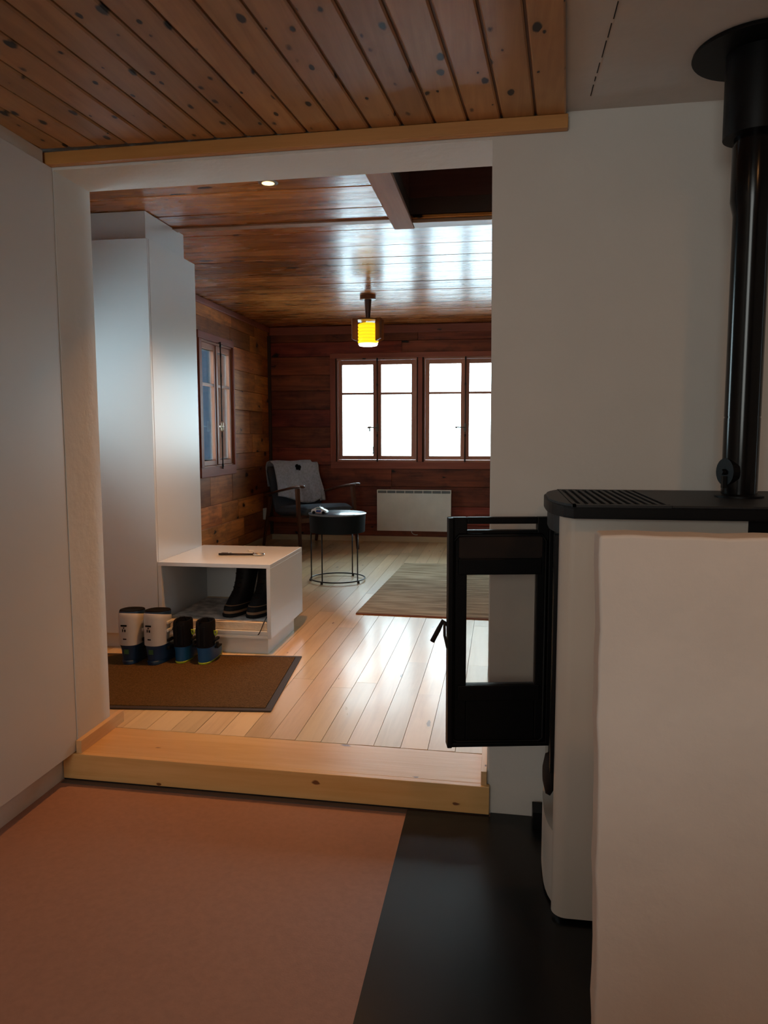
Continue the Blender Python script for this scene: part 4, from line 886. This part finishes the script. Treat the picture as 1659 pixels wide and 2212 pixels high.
# wool throw over the back
def path(t):
    """draped path over the backrest, t 0 = front hem, 1 = rear hem (local chair y, z)"""
    P = [(0.155, 0.445), (0.183, 0.52), (0.222, 0.62), (0.268, 0.735), (0.297, 0.800), (0.345, 0.838), (0.405, 0.825), (0.432, 0.775), (0.425, 0.69), (0.405, 0.58)]
    u = t * (len(P) - 1); i = min(int(u), len(P) - 2); f_ = u - i
    f2 = f_
    return (P[i][0] * (1 - f2) + P[i + 1][0] * f2, P[i][1] * (1 - f2) + P[i + 1][1] * f2)
th = bmesh.new(); nu, nv = 36, 40; G = []
for j in range(nv + 1):
    t = j / nv; row = []
    for i in range(nu + 1):
        s_ = i / nu; hem = (0.10 * (0.5 - s_) ** 2 * 4 * 0.35 + 0.03 * math.sin(s_ * 5 + 1)) * max(0, 1 - t * 2.2)
        y_, z_ = path(t)
        wl_ = -0.268 + 0.026 * min(1.0, t * 2.2); wx = wl_ + (0.222 - wl_) * s_ + 0.008 * math.sin(t * 6 + s_ * 2)
        rip = 0.007 * math.sin(s_ * 17 + 1.6 * math.sin(t * 4)) + 0.004 * math.sin(s_ * 41 + t * 6)
        amp = min(1.0, abs(t - 0.5) * 2.6)
        nrm = -1 if t < 0.5 else 1
        row.append(th.verts.new((wx, y_ + nrm * (0.006 + rip * amp + 0.004), z_ + hem + 0.004 + (0.004 * math.sin(s_ * 9) if 0.4 < t < 0.7 else 0))))
    G.append(row)
for j in range(nv):
    for i in range(nu): th.faces.new((G[j][i], G[j][i + 1], G[j + 1][i + 1], G[j + 1][i]))
tw = link('throw_blanket', fin(th, 'throw_blanket'), None, 'wool', loc=(-1.835, 7.185, U + 0.0005), rot=(0, 0, math.radians(44)), smooth=True)
md = tw.modifiers.new('t', 'SOLIDIFY'); md.thickness = 0.006
tag(tw, 'grey wool throw draped over the armchair backrest', 'blanket')
# second fold of the throw, hanging at the right
th = bmesh.new(); G = []
for j in range(17):
    t = j / 16; row = []
    for i in range(9):
        s_ = i / 8; y_, z_ = path(t * 0.52)
        row.append(th.verts.new((0.205 + 0.075 * s_ + 0.008 * math.sin(t * 8), y_ - 0.004 + 0.022 * s_ - 0.006 * math.sin(s_ * 9), z_ - 0.004)))
    G.append(row)
for j in range(16):
    for i in range(8): th.faces.new((G[j][i], G[j][i + 1], G[j + 1][i + 1], G[j + 1][i]))
fo = link('fold', fin(th, 'fold'), tw, 'wool', smooth=True); md = fo.modifiers.new('t', 'SOLIDIFY'); md.thickness = 0.005
# black hair bow on top of the throw
hb = thing('hair_clip', 'small black bow-shaped clip on the grey throw', 'clip', (-1.995, 7.36, U + 0.775), math.radians(44))
bm = bmesh.new()
for (cx_, cz_, r_) in ((-0.013, 0.013, 0.020), (0.012, 0.002, 0.022), (0.0, 0.0, 0.018), (0.014, -0.016, 0.015), (-0.010, -0.012, 0.015)):
    r0 = bmesh.ops.create_icosphere(bm, subdivisions=2, radius=r_); bmesh.ops.scale(bm, vec=(1, 0.45, 1), verts=r0['verts']); bmesh.ops.translate(bm, vec=(cx_, 0, cz_), verts=r0['verts'])
link('bow_loops', fin(bm, 'bow_loops'), hb, 'boot_black', smooth=True)

# ------------------------------------------------------------------ radiator, socket, cable
rd = thing('radiator', 'flat white electric panel radiator under the windows', 'radiator', (-0.875, YB, 0.215))
def rr_(b): return (b[0] + 0.875, b[1] + 0.875, b[2] - YB, b[3] - YB, b[4] - 0.215, b[5] - 0.215)
box('panel', rr_((-1.251, -0.497, YB - 0.085, YB - 0.030, 0.215, 0.600)), 'radiator', rd, bev=0.003)
box('top_frame', rr_((-1.251, -0.497, YB - 0.085, YB - 0.030, 0.626, 0.634)), 'radiator', rd, bev=0.001)
box('top_frame', rr_((-1.251, -1.243, YB - 0.085, YB - 0.030, 0.6005, 0.6255)), 'radiator', rd); box('top_frame', rr_((-0.505, -0.497, YB - 0.085, YB - 0.030, 0.6005, 0.6255)), 'radiator', rd)
box('grille', rr_((-1.2425, -0.5055, YB - 0.078, YB - 0.035, 0.6005, 0.6255)), 'radgrey', rd)
for i in range(7):
    xx = -1.242 + 0.0921 * (i + 1); box('grille_bar', rr_((xx - 0.003, xx + 0.003, YB - 0.084, YB - 0.079, 0.6005, 0.6255)), 'radiator', rd)
boxes('wall_bracket', [rr_((-1.15, -1.10, YB - 0.0295, YB - 0.003, 0.3, 0.58)), rr_((-0.65, -0.60, YB - 0.0295, YB - 0.003, 0.3, 0.58))], 'radgrey', rd)
cbx = tube('power_cable', [(-0.90, YB - 0.05, 0.213), (-0.898, YB - 0.045, 0.195), (-0.885, YB - 0.03, 0.178), (-0.86, YB - 0.022, 0.170), (-0.84, YB - 0.020, 0.172)], 0.004, 'cable', n=8)
tag(cbx, 'short white cable loop hanging below the radiator', 'cable')
sk = thing('wall_socket', 'white wall socket low on the left board wall by the armchair', 'socket', (XL, 7.50, 0.36))
box('housing', (0.0015, 0.035, -0.035, 0.035, -0.03, 0.085), 'plastic_white', sk, bev=0.004)
box('face', (0.0355, 0.038, -0.027, 0.027, -0.02, 0.075), 'radiator', sk, bev=0.001)

# cord hanging on the first window handle
cd = thing('window_string', 'white cord with small plastic pieces hanging from the window handle', 'cord', (-1.33, YB - 0.05, 1.25))
tube('cord', [(0.0, 0, 0.005), (0.012, 0, -0.06), (0.028, 0.0, -0.14), (0.036, 0.002, -0.235)], 0.0024, 'cord', cd, n=6)
tube('cord', [(0.004, 0, -0.02), (0.022, -0.004, -0.11), (0.044, -0.002, -0.24)], 0.0024, 'cord', cd, n=6)
bm = bmesh.new(); add_box(bm, (0.0, 0, -0.005), (0.014, 0.012, 0.045), bev=0.003); add_box(bm, (0.0, 0, 0.018), (0.032, 0.012, 0.012), bev=0.003); link('grip', fin(bm, 'grip'), cd, 'handle_dark')
bm = bmesh.new(); add_box(bm, (0.036, 0.0, -0.245), (0.012, 0.010, 0.018), bev=0.002); add_tube(bm, [(0.036, 0, -0.235), (0.052, 0, -0.262)], 0.003, 6); add_tube(bm, [(0.036, 0, -0.235), (0.024, 0, -0.262)], 0.003, 6)
link('cord_end', fin(bm, 'cord_end'), cd, 'cord')
rt_ = box('pull_tab', (-1.358, -1.353, YB - 0.042, YB - 0.038, 1.06, 1.105), 'red', rz=0); tag(rt_, 'tiny red tab dangling in front of the left window pane', 'tab')
tube('thread', [(0, 0, 0.02), (0.004, 0.0, 0.10), (0.010, -0.006, 0.158)], 0.0006, 'cable', rt_, n=5)

# ------------------------------------------------------------------ pendant lamp
lx, ly = -1.066, 6.10
lp = thing('ceiling_lamp', 'teak ceiling lamp with ribbed glowing amber glass', 'lamp', (lx, ly, CZ - 0.0015))
lathe('canopy', [(0.064, -0.001), (0.064, -0.030), (0.058, -0.034)], 'teak', lp, n=32)
lathe('stem', [(0.029, -0.0345), (0.017, -0.185)], 'walnut', lp, n=24)
lathe('top_disc', [(0.05, -0.1855), (0.105, -0.188), (0.108, -0.198), (0.05, -0.202)], 'teak', lp, n=32)
for k in range(4):
    a = math.radians((-80 + 48, -80 + 112, -80 - 76, -80 + 200)[k])
    o = prism('fin', [(-0.022, -0.012), (0.024, -0.012), (0.024, 0.012), (-0.022, 0.012)], -0.36, -0.183, 'teak', lp, bev=0.003)
    for v in o.data.vertices:
        if v.co.z < -0.34 and v.co.x > 0.01: v.co.z += 0.016
    o.location = (0.108 * math.cos(a), 0.108 * math.sin(a), 0); o.rotation_euler = (0, 0, a)
pr = [(0.05, -0.215)]
for i in range(6):
    z_ = -0.222 - i * 0.0255
    pr += [(0.074, z_), (0.082, z_ - 0.008), (0.082, z_ - 0.017), (0.075, z_ - 0.0245)]
lathe('glass_shade', pr, 'amber', lp, n=40)
zb = pr[-1][1]
lathe('shade_rim', [(0.075, zb - 0.0005), (0.078, zb - 0.006), (0.070, zb - 0.018), (0.062, zb - 0.020)], 'bulb_glass', lp, n=40)
# recessed downlight above the mat
sp = thing('downlight', 'small glowing recessed downlight at the lintel edge', 'lamp', (-1.022, 3.335, CZ - 0.0025))
lathe('ring', [(0.028, -0.001), (0.042, -0.001), (0.044, -0.004), (0.030, -0.006)], 'steel', sp, n=32)
lathe('diffuser', [(0.020, -0.004), (0.0275, -0.0045), (0.0270, -0.007), (0.015, -0.008)], 'spot_emit', sp, n=24)
area('downlight_beam', (-1.022, 3.335, CZ - 0.020), (0, 0, 0), 0.05, 0.05, 9.0, (1.0, 0.44, 0.13), shape='DISK', spread=math.radians(105))
